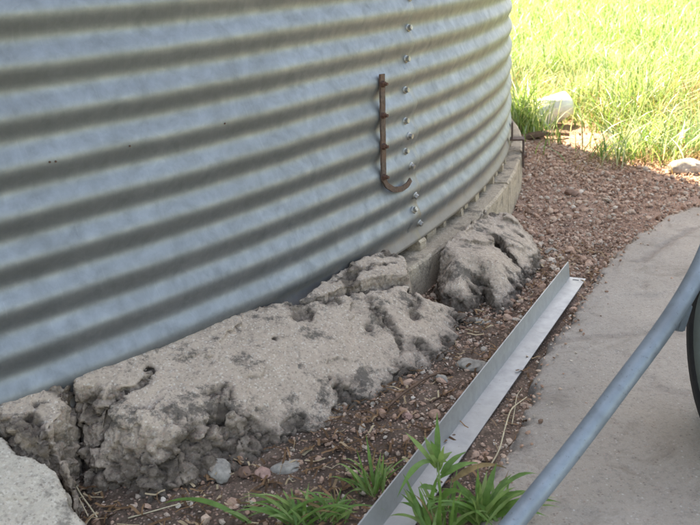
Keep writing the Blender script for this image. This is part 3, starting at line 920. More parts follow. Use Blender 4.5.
big = solid('broken_apron_slab',
    [(71, bedge(71), 't', .007), (140, bedge(140), 't', .007), (215, bedge(215), 't', .007), (285, 298, 't', .009), (300, 303, 't', .010), (345, 292, 't', .010), (398, 281, 't', .010), (412, 284, 't', .011), (432, 288, 't', .011), (458, 296, 't', .011),
     (480, 308, 't', .020), (472, 322, 'g', .022), (458, 338, 'g', .024), (452, 360, 'g', .024), (416, 381, 'g', .026), (381, 405, 'g', .03), (350, 417, 'g', .03), (322, 434, 'g', .03), (296, 442, 'g', .035), (270, 457, 'g', .035),
     (238, 464, 'g', .035), (220, 476, 'g', .035), (200, 486, 'g', .03), (160, 497, 'g', .03), (122, 499, 'g', .025), (84, 488, 'g', .010), (66, 472, 't', .007), (52, 452, 't', .006), (56, 432, 't', .005), (71, 412, 't', .005), (72, 396, 't', .006)],
    top_main, M['concA'], gb, res=0.0028, seed=11, crumble=0.015, cr_w=0.034, stain_bias=-0.15, rough=0.003, bumps=0.004, warp=0.008, cone=(0.022, 0.62),
    cracks=[([(76, 414), (92, 408), (112, 396), (132, 386), (147, 374), (150, 366)], 0.0042, 0.016), ([(222, 392), (228, 412), (222, 436), (226, 462)], 0.010, 0.009), ([(86, 430), (96, 446), (104, 456)], 0.003, 0.004), ([(368, 300), (386, 324), (400, 346)], 0.008, 0.004), ([(412, 286), (416, 300), (412, 312)], 0.007, 0.006)],
    pits=[(275, 338, 0.007, 0.006), (370, 325, 0.014, 0.0015), (225, 388, 0.016, 0.004), (300, 312, 0.03, 0.002), (330, 300, 0.02, 0.002), (200, 440, 0.06, 0.004), (238, 432, 0.055, 0.008), (262, 440, 0.03, 0.006), (160, 470, 0.03, 0.004), (110, 470, 0.025, 0.003), (90, 392, 0.018, 0.002), (262, 305, 0.02, 0.003), (425, 345, 0.02, 0.005), (300, 425, 0.03, 0.007), (352, 392, 0.03, 0.005)])
tag(big, 'largest cracked slab of broken concrete apron sloping down from the bin wall', 'concrete slab')
frag = solid('broken_apron_piece',
    [(-14, bedge(0) + 4, 't', .006), (30, bedge(30), 't', .006), (68, bedge(68), 't', .006), (69, 398, 't', .006), (67, 410, 't', .006), (53, 430, 't', .006), (48, 451, 't', .006), (34, 448, 't', .006), (16, 438, 't', .006), (2, 424, 't', .006), (-16, 418, 't', .006)],
    top_frag, M['concA'], gb, res=0.0026, seed=23, crumble=0.016, cr_w=0.02, rough=0.007, stain_bias=0.45, bumps=0.008)
tag(frag, 'small crumbling wedge of concrete between two cracks at left below the bin edge', 'concrete piece')
lsl = solid('apron_slab',
    [(-60, 430, 't', .006), (-16, 423, 't', .006), (0, 430, 't', .006), (14, 443, 't', .006), (33, 454, 't', .006), (48, 458, 't', .006), (60, 476, 't', .006), (72, 493, 't', .007), (90, 515, 't', .010), (104, 534, 't', .02), (95, 580, 'g', .02), (-40, 600, 'g', .02), (-120, 520, 't', .02)],
    top_left, M['concB'], gb, res=0.0034, seed=37, crumble=0.006, cr_w=0.012, rough=0.003, bumps=0.004, stain_bias=-0.1)
tag(lsl, 'pale flat concrete slab in the lower left corner beyond the crack', 'concrete slab')
fB = solid('broken_apron_piece',
    [(296, 296, 't', .006), (318, 283, 't', .006), (340, bedge(340) - 1, 't', .006), (372, 254, 't', .006), (388, 249, 't', .006), (399, 253, 't', .006), (409, 258, 't', .005), (408, 272, 't', .006), (392, 275, 't', .006), (362, 284, 't', .006), (338, 292, 't', .006), (306, 301, 't', .006)],
    top_B, M['concA'], lambda x, y: gz(x, y) * 0 - 0.10, res=0.0025, seed=41, crumble=0.008, cr_w=0.01, rough=0.005, stain_bias=0.2, warp=0.004,
    cracks=[([(330, 283), (360, 272), (395, 262)], 0.004, 0.006)])
tag(fB, 'narrow broken concrete piece wedged between the bin edge and the largest slab', 'concrete piece')
cB = solid('broken_apron_chunk',
    [(433, 252, 't', .010), (444, 236, 't', .010), (463, 223, 't', .010), (488, 208, 't', .010), (514, 208, 't', .016), (529, 220, 't', .020), (541, 240, 't', .022), (546, 256, 'g', .022), (538, 270, 'g', .022), (526, 284, 'g', .022), (520, 302, 'g', .020), (508, 312, 'g', .018), (494, 315, 'g', .016), (482, 303, 'g', .016), (472, 294, 't', .012), (450, 288, 't', .012), (438, 276, 't', .012)],
    top_C, M['concA'], gb, res=0.0026, seed=53, crumble=0.009, cr_w=0.013, stain_bias=0.1, rough=0.0035, bumps=0.010, warp=0.008, cone=(0.050, 1.1),
    cracks=[([(494, 236), (506, 250), (516, 262), (530, 272)], 0.012, 0.045), ([(470, 280), (476, 298)], 0.006, 0.02)],
    pits=[(503, 243, 0.016, 0.012), (505, 268, 0.010, 0.005), (515, 280, 0.014, 0.006)])
tag(cB, 'bulky detached concrete chunk with a deep cleft beside the aluminium angle end', 'concrete chunk')

# ------------------------------------------------------------------ aluminium angle
FLG, THK = 0.041, 0.0022
Q1 = at(568.5, 277.5, -0.146); Q2 = at(383, 525, -0.106)
axd = (Q2 - Q1) / np.linalg.norm(Q2 - Q1)
Q2e = Q1 + axd * 1.32
side = np.cross(axd, [0, 0, 1.0]); side /= np.linalg.norm(side)
if side[0] < 0: side = -side
upv = np.cross(side, axd); upv = upv if upv[2] > 0 else -upv
lean = math.radians(6)
upw = upv * math.cos(lean) - side * math.sin(lean)
prof = [np.zeros(3), side * FLG, side * FLG + upv * THK, side * THK + upv * THK, side * THK * 0.9 + upw * FLG, upw * FLG - side * 0.0002]
bm = bmesh.new(); rings = []
NS = 40
for i in range(NS + 1):
    t = i / NS
    c = Q1 + (Q2e - Q1) * t + upv * 0.0012 * math.sin(t * 7) + side * 0.0012 * math.sin(t * 5 + 1)
    rings.append([bm.verts.new(Vector((c + q).tolist())) for q in prof])
for a, b in zip(rings, rings[1:]):
    for k in range(6): bm.faces.new((a[k], a[(k + 1) % 6], b[(k + 1) % 6], b[k]))
bm.faces.new(rings[0]); bm.faces.new(rings[-1])
ANG0 = (Q1 + side * FLG * 0.5)[:2]; ANG1 = (Q2e + side * FLG * 0.5)[:2]
angle = mesh_bm('aluminium_angle', bm, M['alu'], origin=Q1)
tag(angle, 'long dull aluminium angle strip lying on the soil between the broken slab and concrete path', 'metal angle')
# punched slot near the far end
bmc = bmesh.new()
cs = Q1 + axd * 0.018 + side * FLG * 0.52
Mr = Matrix(((axd[0], side[0], upv[0], 0), (axd[1], side[1], upv[1], 0), (axd[2], side[2], upv[2], 0), (0, 0, 0, 1)))
bm_box(bmc, cs, 0.006, 0.015, 0.02, Mr)
cut = mesh_bm('cutter', bmc, None)
md = angle.modifiers.new('slot', 'BOOLEAN'); md.object = cut; md.operation = 'DIFFERENCE'; md.solver = 'EXACT'
bpy.context.view_layer.update()
dg = bpy.context.evaluated_depsgraph_get()
nm = bpy.data.meshes.new_from_object(angle.evaluated_get(dg))
angle.modifiers.clear(); angle.data = nm
bpy.data.objects.remove(cut)

# ------------------------------------------------------------------ wheeled steel frame (tube, bracket, wheel) on the path
frame_root_loc = at_top(690, 470, slab_top)
fr = empty('wheeled_frame', frame_root_loc, 'grey tubular steel frame with a small black tyre at the right edge', 'wheeled frame')
tp = [atd(459, 590, 0.93), atd(512, 525, 0.985), atd(571, 452, 1.03), atd(624, 382, 1.06), atd(662, 331, 1.085), atd(689, 289, 1.10), atd(709, 248, 1.115), atd(724, 200, 1.13), atd(735, 140, 1.15), atd(742, 70, 1.16), atd(747, -10, 1.17), atd(750, -90, 1.18)]
tp = bez(tp, 6)
tb = mesh_bm('tube', tube(tp, 0.0131, 28), M['pipe'], fr, smooth_sh=True, origin=tp[0])
# wheel
WR = 0.150
wc_xy = atd(733, 372, 1.17)
wz = float(slab_top(np.array([wc_xy[0]]), np.array([wc_xy[1]]))[0]) + WR
wc = np.array([wc_xy[0], wc_xy[1], wz])
vd_ = np.array([wc[0], wc[1]]); vd_ /= np.linalg.norm(vd_)
ang = math.atan2(vd_[1], vd_[0]) + math.radians(180 - 68)
wnrm = np.array([math.cos(ang), math.sin(ang), 0])
bm = lathe([(0.112, -0.022), (0.122, -0.026), (0.140, -0.025), (0.148, -0.016), (0.150, 0.0), (0.148, 0.016), (0.140, 0.025), (0.122, 0.026), (0.112, 0.022), (0.110, 0.0), (0.112, -0.022)], 48)
place_bm(bm, wc, wnrm)
wheel = empty('wheel', (0, 0, 0)); wheel.parent = fr; wheel.location = tuple((wc - np.array(frame_root_loc)).tolist())
mesh_bm('tyre', bm, M['rubber'], wheel, smooth_sh=True, origin=wc)
bm = lathe([(0, 0.018), (0.022, 0.018), (0.026, 0.006), (0.06, 0.004), (0.095, 0.012), (0.112, 0.023), (0.1115, -0.023), (0.095, -0.012), (0.026, -0.006), (0.022, -0.018), (0, -0.018)], 36)
place_bm(bm, wc, wnrm)
mesh_bm('rim', bm, M['rim'], wheel, smooth_sh=True, origin=wc)
# axle and bracket
pB = np.array(atd(683, 296, 1.105))
bm = tube([wc + wnrm * 0.02, wc - wnrm * 0.04, wc - wnrm * 0.085], 0.010, 14)
mesh_bm('axle', bm, M['pipe'], fr, smooth_sh=True, origin=wc)
bm = tube(bez([wc - wnrm * 0.065, wc - wnrm * 0.075 + np.array([0, 0, 0.10]), (wc - wnrm * 0.05) * 0.45 + np.array(atd(735, 140, 1.15)) * 0.55, atd(737, 125, 1.152)], 6), 0.009, 14)
mesh_bm('strut', bm, M['pipe'], fr, smooth_sh=True, origin=wc)
bm = bmesh.new()
b0 = np.array(atd(682, 317, 1.115))
bm_box(bm, b0, 0.018, 0.012, 0.040, Matrix.Rotation(0.5, 4, 'Z') @ Matrix.Rotation(0.35, 4, 'Y'), 0.002)
mesh_bm('bracket', bm, M['pipe'], fr, origin=b0)

# ------------------------------------------------------------------ gravel
def ico(sub):
    bm = bmesh.new(); bmesh.ops.create_icosphere(bm, subdivisions=sub, radius=1.0)
    bm.verts.ensure_lookup_table()
    v = np.array([x.co[:] for x in bm.verts]); f = np.array([[q.index for q in x.verts] for x in bm.faces]); bm.free()
    return v, f
IV1, IF1 = ico(1); IV2, IF2 = ico(2)

def in_poly(x, y, P):
    d, _ = poly_dist(x, y, P)
    return d

def pebble_cloud(pts, rad_, IV, IF, flat=(0.45, 0.9), sink=0.25, jit=0.22):
    n = len(pts)
    k = len(IV)
    sc = np.stack([rng.uniform(0.75, 1.25, n), rng.uniform(0.7, 1.1, n), rng.uniform(*flat, n)], -1) * rad_[:, None]
    V = IV[None] * (1 + rng.uniform(-jit, jit, (n, k, 1)))
    V = V * sc[:, None, :]
    th = rng.uniform(0, 2 * np.pi, n); tx = rng.normal(0, 0.35, n); ty = rng.normal(0, 0.35, n)
    c, s = np.cos(tx), np.sin(tx)
    y = V[..., 1] * c[:, None] - V[..., 2] * s[:, None]; z = V[..., 1] * s[:, None] + V[..., 2] * c[:, None]; x = V[..., 0]
    c, s = np.cos(ty), np.sin(ty)
    x, z = x * c[:, None] + z * s[:, None], -x * s[:, None] + z * c[:, None]
    c, s = np.cos(th), np.sin(th)
    x, y = x * c[:, None] - y * s[:, None], x * s[:, None] + y * c[:, None]
    V = np.stack([x, y, z], -1) + pts[:, None, :]
    V[..., 2] += (sc[:, 2] * (1 - 2 * sink))[:, None] * 0.6
    F = (IF[None] + (np.arange(n) * k)[:, None, None]).reshape(-1, 3)
    return V.reshape(-1, 3), F

def gravel_points(n, x0, x1, y0, y1, dens):
    x = rng.uniform(x0, x1, n); y = rng.uniform(y0, y1, n)
    k = rng.random(n) < dens(x, y)
    x, y = x[k], y[k]
    ds = in_poly(x, y, SLAB_POLY)
    k = (ds < 0.012) & (rad(x, y) > BR + 0.035) & (line_dist(x, y, [ANG0, ANG1]) > 0.031)
    return x[k], y[k]

def dens_gravel(x, y):
    a = smooth(1.35, 1.9, y) * 0.6 + 0.40 * smooth(0.5, 1.0, y)
    lim = np.interp(x, [0.5, 0.9, 1.05, 1.25, 1.6], [3.6, 3.45, 3.1, 2.95, 2.9])
    a = a * (0.12 + 0.88 * smooth(0.35, -0.15, y - lim))
    return a * (0.55 + 0.45 * (fbm(x * 3, y * 3, 0, 111, 3) > -0.2))
gxs, gys = gravel_points(170000, -0.55, 2.2, 0.75, 4.2, dens_gravel)
sz = np.clip(rng.lognormal(math.log(0.0029), 0.52, len(gxs)), 0.0016, 0.0125)
pts = np.stack([gxs, gys, gz(gxs, gys) + 0.002 + rng.uniform(0, 0.006, len(gxs)) * (gys > 1.6)], -1)
ex = rng.uniform(-0.1, 1.5, 60000); ey = rng.uniform(0.7, 2.45, 60000)
ed = in_poly(ex, ey, SLAB_POLY)
k = (ed > 0.004) & (rng.random(60000) < 0.30 * np.exp(-ed / 0.018) + 0.0012)
ex, ey = ex[k], ey[k]
pts = np.concatenate([pts, np.stack([ex, ey, slab_top(ex, ey) + 0.0005], -1)]); sz = np.concatenate([sz, rng.uniform(0.0012, 0.0045, len(ex))])
bigm = sz > 0.0085
V1, F1 = pebble_cloud(pts[~bigm], sz[~bigm], IV1, IF1, jit=0.32)
V2, F2 = pebble_cloud(pts[bigm], sz[bigm], IV2, IF2, jit=0.14)
V = np.concatenate([V1, V2]); F = np.concatenate([F1, F2 + len(V1)])
gr = mesh_np('gravel', V, F, np.full(len(F), 3), M['gravel'], smooth_sh=False)
tag(gr, 'loose pinkish crushed gravel spread over the soil', kind='stuff')

# single larger stones
def stone(name, label, px, py, r, mat, flat=0.65, seed=1, dz=0.0, grp=None, elong=1.25):
    bm = bmesh.new(); bmesh.ops.create_icosphere(bm, subdivisions=4, radius=1.0)
    V = np.array([v.co[:] for v in bm.verts])
    k = 1 + 0.22 * fbm(V[:, 0] * 1.1 + seed, V[:, 1] * 1.1, V[:, 2] * 1.1, seed, 3) + 0.05 * fbm(V[:, 0] * 5, V[:, 1] * 5, V[:, 2] * 5, seed + 4, 3)
    V = V * k[:, None]
    # a few flat broken faces
    rs = np.random.default_rng(seed)
    for _ in range(7):
        n = rs.normal(size=3); n /= np.linalg.norm(n); lim = rs.uniform(0.62, 0.85)
        d = V @ n; V = V - np.outer(np.maximum(d - lim, 0) * 0.85, n)
    V = V * np.array([elong, 1, flat]) * r
    a = rs.uniform(0, 6.28); c, s = math.cos(a), math.sin(a)
    V = np.stack([V[:, 0] * c - V[:, 1] * s, V[:, 0] * s + V[:, 1] * c, V[:, 2]], -1)
    for v, q in zip(bm.verts, V): v.co = q
    P = gp(px, py, dz)
    bmesh.ops.translate(bm, verts=bm.verts[:], vec=(P[0], P[1], P[2] + r * flat * 0.45))
    o = mesh_bm(name, bm, mat, smooth_sh=True, origin=P)
    return tag(o, label, 'stone', grp)
stone('loose_stone', 'angular pale grey stone at the grass edge near the right border', 687, 172, 0.052, M['stone_grey'], 0.75, 3)
stone('loose_stone', 'rounded brown stone lying on the pink gravel above the angle end', 572, 196, 0.022, M['stone_brown'], 0.7, 5)
stone('loose_stone', 'flat grey stone between the detached chunk and the gravel', 551, 253, 0.017, M['stone_grey'], 0.5, 7)
stone('loose_stone', 'pale grey stone half under the aluminium angle beside the largest slab', 474, 368, 0.020, M['stone_grey'], 0.6, 9, elong=1.5)
stone('loose_stone', 'pink granite lump against the lower edge of the largest slab', 262, 478, 0.0125, M['stone_pink'], 0.8, 12)
stone('loose_stone', 'brown rounded pebble left of the pink lump below the largest slab', 245, 474, 0.0115, M['stone_brown'], 0.85, 13)
stone('loose_stone', 'grey flat stone below the largest slab right of the pink lump', 287, 469, 0.017, M['stone_grey'], 0.5, 15, elong=1.6)
stone('loose_stone', 'bright pink pebble on dark soil nearest the root end', 408, 418, 0.008, M['stone_pink'], 0.7, 17)
stone('loose_stone', 'grey rounded pebble by the root below the slab corner', 441, 381, 0.012, M['stone_grey'], 0.75, 19)
stone('loose_stone', 'grey rounded lump of rubble under the slab lower edge beside the dark gully', 221, 474, 0.019, M['stone_grey'], 0.8, 25)
stone('loose_stone', 'small dark stone in the gap between slab tip and detached chunk', 478, 323, 0.014, M['stone_grey'], 0.6, 21)
stone('loose_stone', 'dark stone on the gravel left of the rounded brown stone', 565, 225, 0.015, M['stone_brown'], 0.55, 27)
# rubble in the notch between narrow piece and detached chunk
for i, (px, py, r) in enumerate([(413, 280, 0.016), (424, 283, 0.014), (420, 275, 0.012), (431, 284, 0.011)]):
    o = stone('rubble_piece', ['lowest left concrete crumb', 'middle concrete crumb', 'uppermost concrete crumb', 'rightmost concrete crumb'][i] + ' in the notch left of the detached chunk', px, py, r, M['stone_grey'], 0.8, 31 + i, dz=0.0, grp='concrete crumbs in the notch')
bmf = bmesh.new()

# ------------------------------------------------------------------ plant litter on the soil
def strips(pts, length, width, lift, mat, name, label):
    n = len(pts); k = 5
    th = rng.uniform(0, 2 * np.pi, n); bend = rng.normal(0, 0.4, n)
    t = np.linspace(-0.5, 0.5, k)
    a = th[:, None] + bend[:, None] * t[None]
    dx = np.cos(a) * length[:, None] / k; dy = np.sin(a) * length[:, None] / k
    x = pts[:, 0:1] + np.cumsum(dx, 1); y = pts[:, 1:2] + np.cumsum(dy, 1)
    z = gz(x, y) + 0.004 + lift[:, None] * (np.abs(np.sin(t[None] * 3 + th[:, None]))) + rng.uniform(0, 0.006, (n, 1))
    wx = -np.sin(a) * width[:, None] / 2; wy = np.cos(a) * width[:, None] / 2
    V = np.stack([np.stack([x + wx, y + wy, z + 0.0006], -1), np.stack([x - wx, y - wy, z], -1)], 2).reshape(n, 2 * k, 3)
    f = []
    for j in range(k - 1): f.append((2 * j, 2 * j + 1, 2 * j + 3, 2 * j + 2))
    F = (np.array(f)[None] + (np.arange(n) * 2 * k)[:, None, None]).reshape(-1, 4)
    o = mesh_np(name, V.reshape(-1, 3), F, np.full(len(F), 4), mat)
    return tag(o, label, kind='stuff')
lx, ly = gravel_points(9500, -0.5, 1.2, 0.78, 2.1, lambda x, y: 0.35 + 0.65 * (fbm(x * 5, y * 5, 0, 131, 3) > 0.05))
strips(np.stack([lx, ly], -1), rng.uniform(0.008, 0.045, len(lx)), rng.uniform(0.0008, 0.0048, len(lx)), rng.uniform(0, 0.008, len(lx)), M['litter'], 'straw_litter', 'brown bits of straw and bark scattered on the soil')

# ------------------------------------------------------------------ grass
def blades(x, y, h, w, bend, segs, mat, name, label, zfun=gz):
    n = len(x); k = segs + 1
    phi = rng.uniform(0, 2 * np.pi, n)
    t = np.linspace(0, 1, k)[None]
    L = h[:, None]; b = bend[:, None]
    out = L * b * t ** 1.8
    zz = L * (t - 0.42 * np.minimum(b, 1.2) * t ** 2.4)
    X = x[:, None] + np.cos(phi)[:, None] * out; Y = y[:, None] + np.sin(phi)[:, None] * out
    Z = zfun(x, y)[:, None] - 0.01 + zz
    tw = phi + np.pi / 2 + rng.normal(0, 0.6, n)
    ww = w[:, None] * np.clip(1.02 - t ** 1.6, 0.04, 1) * 0.5 * np.minimum(1, 0.5 + 2.5 * t)
    dx = np.cos(tw)[:, None] * ww; dy = np.sin(tw)[:, None] * ww
    V = np.stack([np.stack([X + dx, Y + dy, Z], -1), np.stack([X - dx, Y - dy, Z], -1)], 2).reshape(n, 2 * k, 3)
    f = np.array([(2 * j, 2 * j + 1, 2 * j + 3, 2 * j + 2) for j in range(segs)])
    F = (f[None] + (np.arange(n) * 2 * k)[:, None, None]).reshape(-1, 4)
    o = mesh_np(name, V.reshape(-1, 3), F, np.full(len(F), 4), mat)
    return tag(o, label, kind='stuff')

def grass_lim(x):
    return np.interp(x, [0.3, 0.9, 0.98, 1.12, 1.22, 1.4, 1.9, 3.0, 6], [3.6, 3.66, 3.95, 3.86, 3.12, 2.98, 2.95, 2.6, 2.0])
def grass_pts(n, x0, x1, y0, y1, thin=1.0):
    x = rng.uniform(x0, x1, n); y = rng.uniform(y0, y1, n)
    lim = grass_lim(x) + 0.12 * fbm(x * 4, y * 0.1, 0, 151, 2)
    d = y - lim
    cl = 0.5 + 0.5 * fbm(x * 3.2, y * 3.2, 0, 161, 3)
    p = smooth(-0.02, 0.5, d) * 0.6 + 0.4 * smooth(0.0, 0.2, d) * (cl > 0.5)
    k = (rng.random(n) < p * thin) & (rad(x, y) > BR + 0.12) & (x > -0.2 + 0 * y)
    return x[k], y[k], d[k]
gx1, gy1, gd1 = grass_pts(60000, 0.4, 4.2, 2.7, 6.6)
hh = rng.uniform(0.14, 0.36, len(gx1)) * (0.55 + 0.6 * smooth(0, 1.2, gd1)) * (0.8 + 0.4 * (fbm(gx1 * 1.5, gy1 * 1.5, 0, 171, 2)))
a1 = blades(gx1, gy1, np.clip(hh, 0.05, 0.45), rng.uniform(0.003, 0.008, len(gx1)), rng.uniform(0.15, 1.1, len(gx1)), 5, M['grass'], 'grass', 'tall bright green grass behind the gravel')
gx2, gy2, gd2 = grass_pts(60000, 0.4, 9.0, 6.4, 15.0)
a2 = blades(gx2, gy2, rng.uniform(0.2, 0.42, len(gx2)), rng.uniform(0.006, 0.013, len(gx2)), rng.uniform(0.15, 1.0, len(gx2)), 3, M['grass'], 'grass', 'sunlit grass further out in the field')
gx3, gy3, gd3 = grass_pts(30000, -6.0, 22.0, 14.0, 40.0)
a3 = blades(gx3, gy3, rng.uniform(0.3, 0.5, len(gx3)), rng.uniform(0.02, 0.045, len(gx3)), rng.uniform(0.15, 1.0, len(gx3)), 2, M['grass'], 'grass', 'sunlit grass at the far end of the field')
n5 = 9000
gx5 = rng.uniform(2.6, 9, n5); gy5 = rng.uniform(-5, 6.4, n5)
a5 = blades(gx5, gy5, rng.uniform(0.12, 0.3, n5), rng.uniform(0.008, 0.02, n5), rng.uniform(0.15, 1.0, n5), 3, M['grass'], 'grass', 'grass to the right of the concrete path')
def patch(n, cx, cy, sx, sy, h0, h1, w0, w1, b0, b1, mat, name, label):
    x = rng.normal(cx, sx, n); y = rng.normal(cy, sy, n)
    k = rad(x, y) > BR + 0.10
    x, y = x[k], y[k]; n = len(x)
    return blades(x, y, rng.uniform(h0, h1, n), rng.uniform(w0, w1, n), rng.uniform(b0, b1, n), 5, mat, name, label)
patch(420, 0.90, 3.92, 0.045, 0.14, 0.12, 0.40, 0.004, 0.009, 0.2, 1.0, M['grass'], 'grass', 'green grass growing between the bin wall and the white bucket')
patch(18, 0.945, 3.52, 0.03, 0.05, 0.08, 0.26, 0.004, 0.007, 0.1, 0.9, M['grass'], 'grass', 'thin grass growing in front of the left half of the white bucket')
patch(520, 1.36, 3.16, 0.17, 0.10, 0.08, 0.26, 0.004, 0.008, 0.2, 1.2, M['grass'], 'grass', 'green grass clump at the front of the grass behind the grey stone')
patch(130, 1.13, 3.18, 0.05, 0.06, 0.06, 0.18, 0.003, 0.006, 0.3, 1.2, M['grass'], 'grass', 'low green grass clump at the gravel edge right of the bucket')
patch(420, 1.33, 3.06, 0.20, 0.08, 0.03, 0.13, 0.0025, 0.005, 0.4, 1.6, M['dry'], 'dry_grass', 'brown dead blades at the foot of the front grass clump')
gx4, gy4, gd4 = grass_pts(42000, 0.5, 3.8, 2.7, 6.0)
k = rng.random(len(gx4)) < (0.85 - 0.65 * smooth(0.3, 2.0, gd4)) * (0.35 + 0.65 * (fbm(gx4 * 2.2, gy4 * 2.2, 0, 191, 2) > 0.0))
gx4, gy4 = gx4[k], gy4[k]
blades(gx4, gy4, rng.uniform(0.06, 0.32, len(gx4)), rng.uniform(0.0025, 0.006, len(gx4)), rng.uniform(0.3, 1.5, len(gx4)), 4, M['dry'], 'dry_grass', 'brown dead grass at the foot of the tall grass')

# ------------------------------------------------------------------ white bucket lying in the grass
bm = lathe([(0, 0.0), (0.025, 0.002), (0.046, 0.010), (0.061, 0.024), (0.070, 0.044), (0.075, 0.07), (0.088, 0.165), (0.094, 0.168), (0.094, 0.180), (0.087, 0.182), (0.084, 0.165), (0.070, 0.022), (0.0, 0.014)], 32)
bp = gp(556, 127)
bdir = Vector((-0.72, 0.48, -0.42)).normalized()
q = bdir.to_track_quat('Z', 'Y').to_matrix().to_4x4()
b0 = Vector((bp[0] + 0.066, bp[1] - 0.02, bp[2] + 0.125))
bmesh.ops.transform(bm, matrix=Matrix.Translation(b0) @ q @ Matrix.Scale(0.86, 4), verts=bm.verts[:])
bk = mesh_bm('plastic_bucket', bm, M['white'], smooth_sh=True, origin=b0)
tag(bk, 'white plastic bucket lying on its side at the edge of the tall grass', 'bucket')

# rotten strip of wood in front of the bucket
P = gp(543, 139)
bm = bmesh.new()
N = 14; rings = []
for i in range(N + 1):
    t = i / N
    c = np.array([P[0] - 0.10 + 0.21 * t, P[1] + 0.02 - 0.05 * t, gz(P[0], P[1]) + 0.012 + 0.012 * math.sin(t * 3.1) + 0.012 * t])
    hw = 0.026 * (0.5 + 0.5 * math.sin(min(1, t * 1.2 + 0.15) * math.pi)) + 0.004 * random.random()
    rings.append([bm.verts.new((c[0], c[1] + a * hw, c[2] + b * 0.007 - abs(a) * 0.004)) for a, b in ((-1, -1), (1, -1), (1, 1), (0, 1.5), (-1, 1))])
for a, b in zip(rings, rings[1:]):
    for k in range(5): bm.faces.new((a[k], a[(k + 1) % 5], b[(k + 1) % 5], b[k]))
bm.faces.new(rings[0]); bm.faces.new(rings[-1])
tag(mesh_bm('wood_scrap', bm, M['wood'], origin=P), 'flat brown scrap of rotten wood on the ground in front of the white bucket', 'wood scrap')

# ------------------------------------------------------------------ root, dry stalks
def stalk(name, label, pxs, r0, r1, mat, dz, cat, n=6, lifts=None, fn=None):
    P = []
    for i, (px, py) in enumerate(pxs):
        P.append(gp(px, py, dz if lifts is None else lifts[i]) if fn is None else at_top(px, py, fn) + np.array([0, 0, dz]))
    C = bez(P, n)
    R = np.linspace(r0, r1, len(C))
    o = mesh_bm(name, tube(C, list(R), 8, 0.12), mat, smooth_sh=True, origin=P[0])
    return tag(o, label, cat)
stalk('root', 'thin brown root curving up from the soil below the slab edge', [(378, 416), (388, 407), (400, 396), (414, 386), (428, 377), (440, 373), (448, 374)], 0.0022, 0.0028, M['root'], 0.006, 'root', lifts=[0.0, 0.006, 0.012, 0.016, 0.014, 0.008, 0.0])
stalk('root', 'short dark rootlet against the left side of the aluminium angle', [(430, 402), (440, 397), (452, 390), (462, 380)], 0.0015, 0.001, M['root'], 0.004, 'root')
stalk('dry_stalk', 'pale dry stalk arching beside the aluminium angle and the path edge', [(488, 470), (499, 450), (505, 428), (511, 410), (520, 402), (527, 397)], 0.0013, 0.0009, M['drystalk'], 0.01, 'dry stalk', lifts=[0.0, 0.012, 0.02, 0.022, 0.016, 0.008])
stalk('dry_stalk', 'short forked pale stalk touching the path edge', [(512, 424), (515, 408), (517, 396), (522, 388)], 0.0009, 0.0006, M['drystalk'], 0.012, 'dry stalk')
stalk('dry_stalk', 'straight pale straw sticking out of the crack in the lower left', [(72, 478), (80, 493), (90, 507), (97, 517)], 0.0013, 0.001, M['drystalk'], 0.02, 'dry stalk')
stalk('dry_stalk', 'thin second straw lying along the lower left crack', [(66, 474), (74, 489), (83, 506), (88, 516)], 0.001, 0.0008, M['drystalk'], 0.02, 'dry stalk')
stalk('dry_stalk', 'yellow straw lying flat on the soil under the largest slab at left', [(128, 518), (150, 512), (175, 505), (196, 500)], 0.001, 0.0008, M['drystalk'], 0.006, 'dry stalk')

# ------------------------------------------------------------------ weeds in the foreground
def leaf_bm(base, tip, width, arch=0.25, n=9, fold=0.25, side_=None):
    base = np.asarray(base, float); tip = np.asarray(tip, float)
    L = np.linalg.norm(tip - base)
    mid = (base + tip) / 2 + np.array([0, 0, L * arch])
    bm = bmesh.new(); rows = []
    for i in range(n + 1):
        t = i / n
        c = (1 - t) ** 2 * base + 2 * t * (1 - t) * mid + t * t * tip
        tg = 2 * (1 - t) * (mid - base) + 2 * t * (tip - mid); tg /= np.linalg.norm(tg)
        view = CAM - c; view /= np.linalg.norm(view)
        ref = 0.55 * view + 0.6 * np.array([0, 0, 1.0]) if side_ is None else side_
        s_ = np.cross(tg, ref); s_ /= np.linalg.norm(s_) + 1e-9
        nn = np.cross(s_, tg)
        w = width * (min(1, 0.35 + 2.2 * t)) * max(0.03, (1 - t ** 2.2)) * 0.5
        wv = 0.06 * width * math.sin(t * 9 + base[0] * 50)
        w *= 1 + 0.12 * math.sin(t * 14 + base[1] * 90)
        rows.append([bm.verts.new((c - s_ * w + nn * (w * fold + wv)).tolist()), bm.verts.new((c - nn * 0).tolist()), bm.verts.new((c + s_ * w + nn * (w * fold - wv)).tolist())])
    for a, b in zip(rows, rows[1:]):
        for k in range(2): bm.faces.new((a[k], a[k + 1], b[k + 1], b[k]))
    return bm
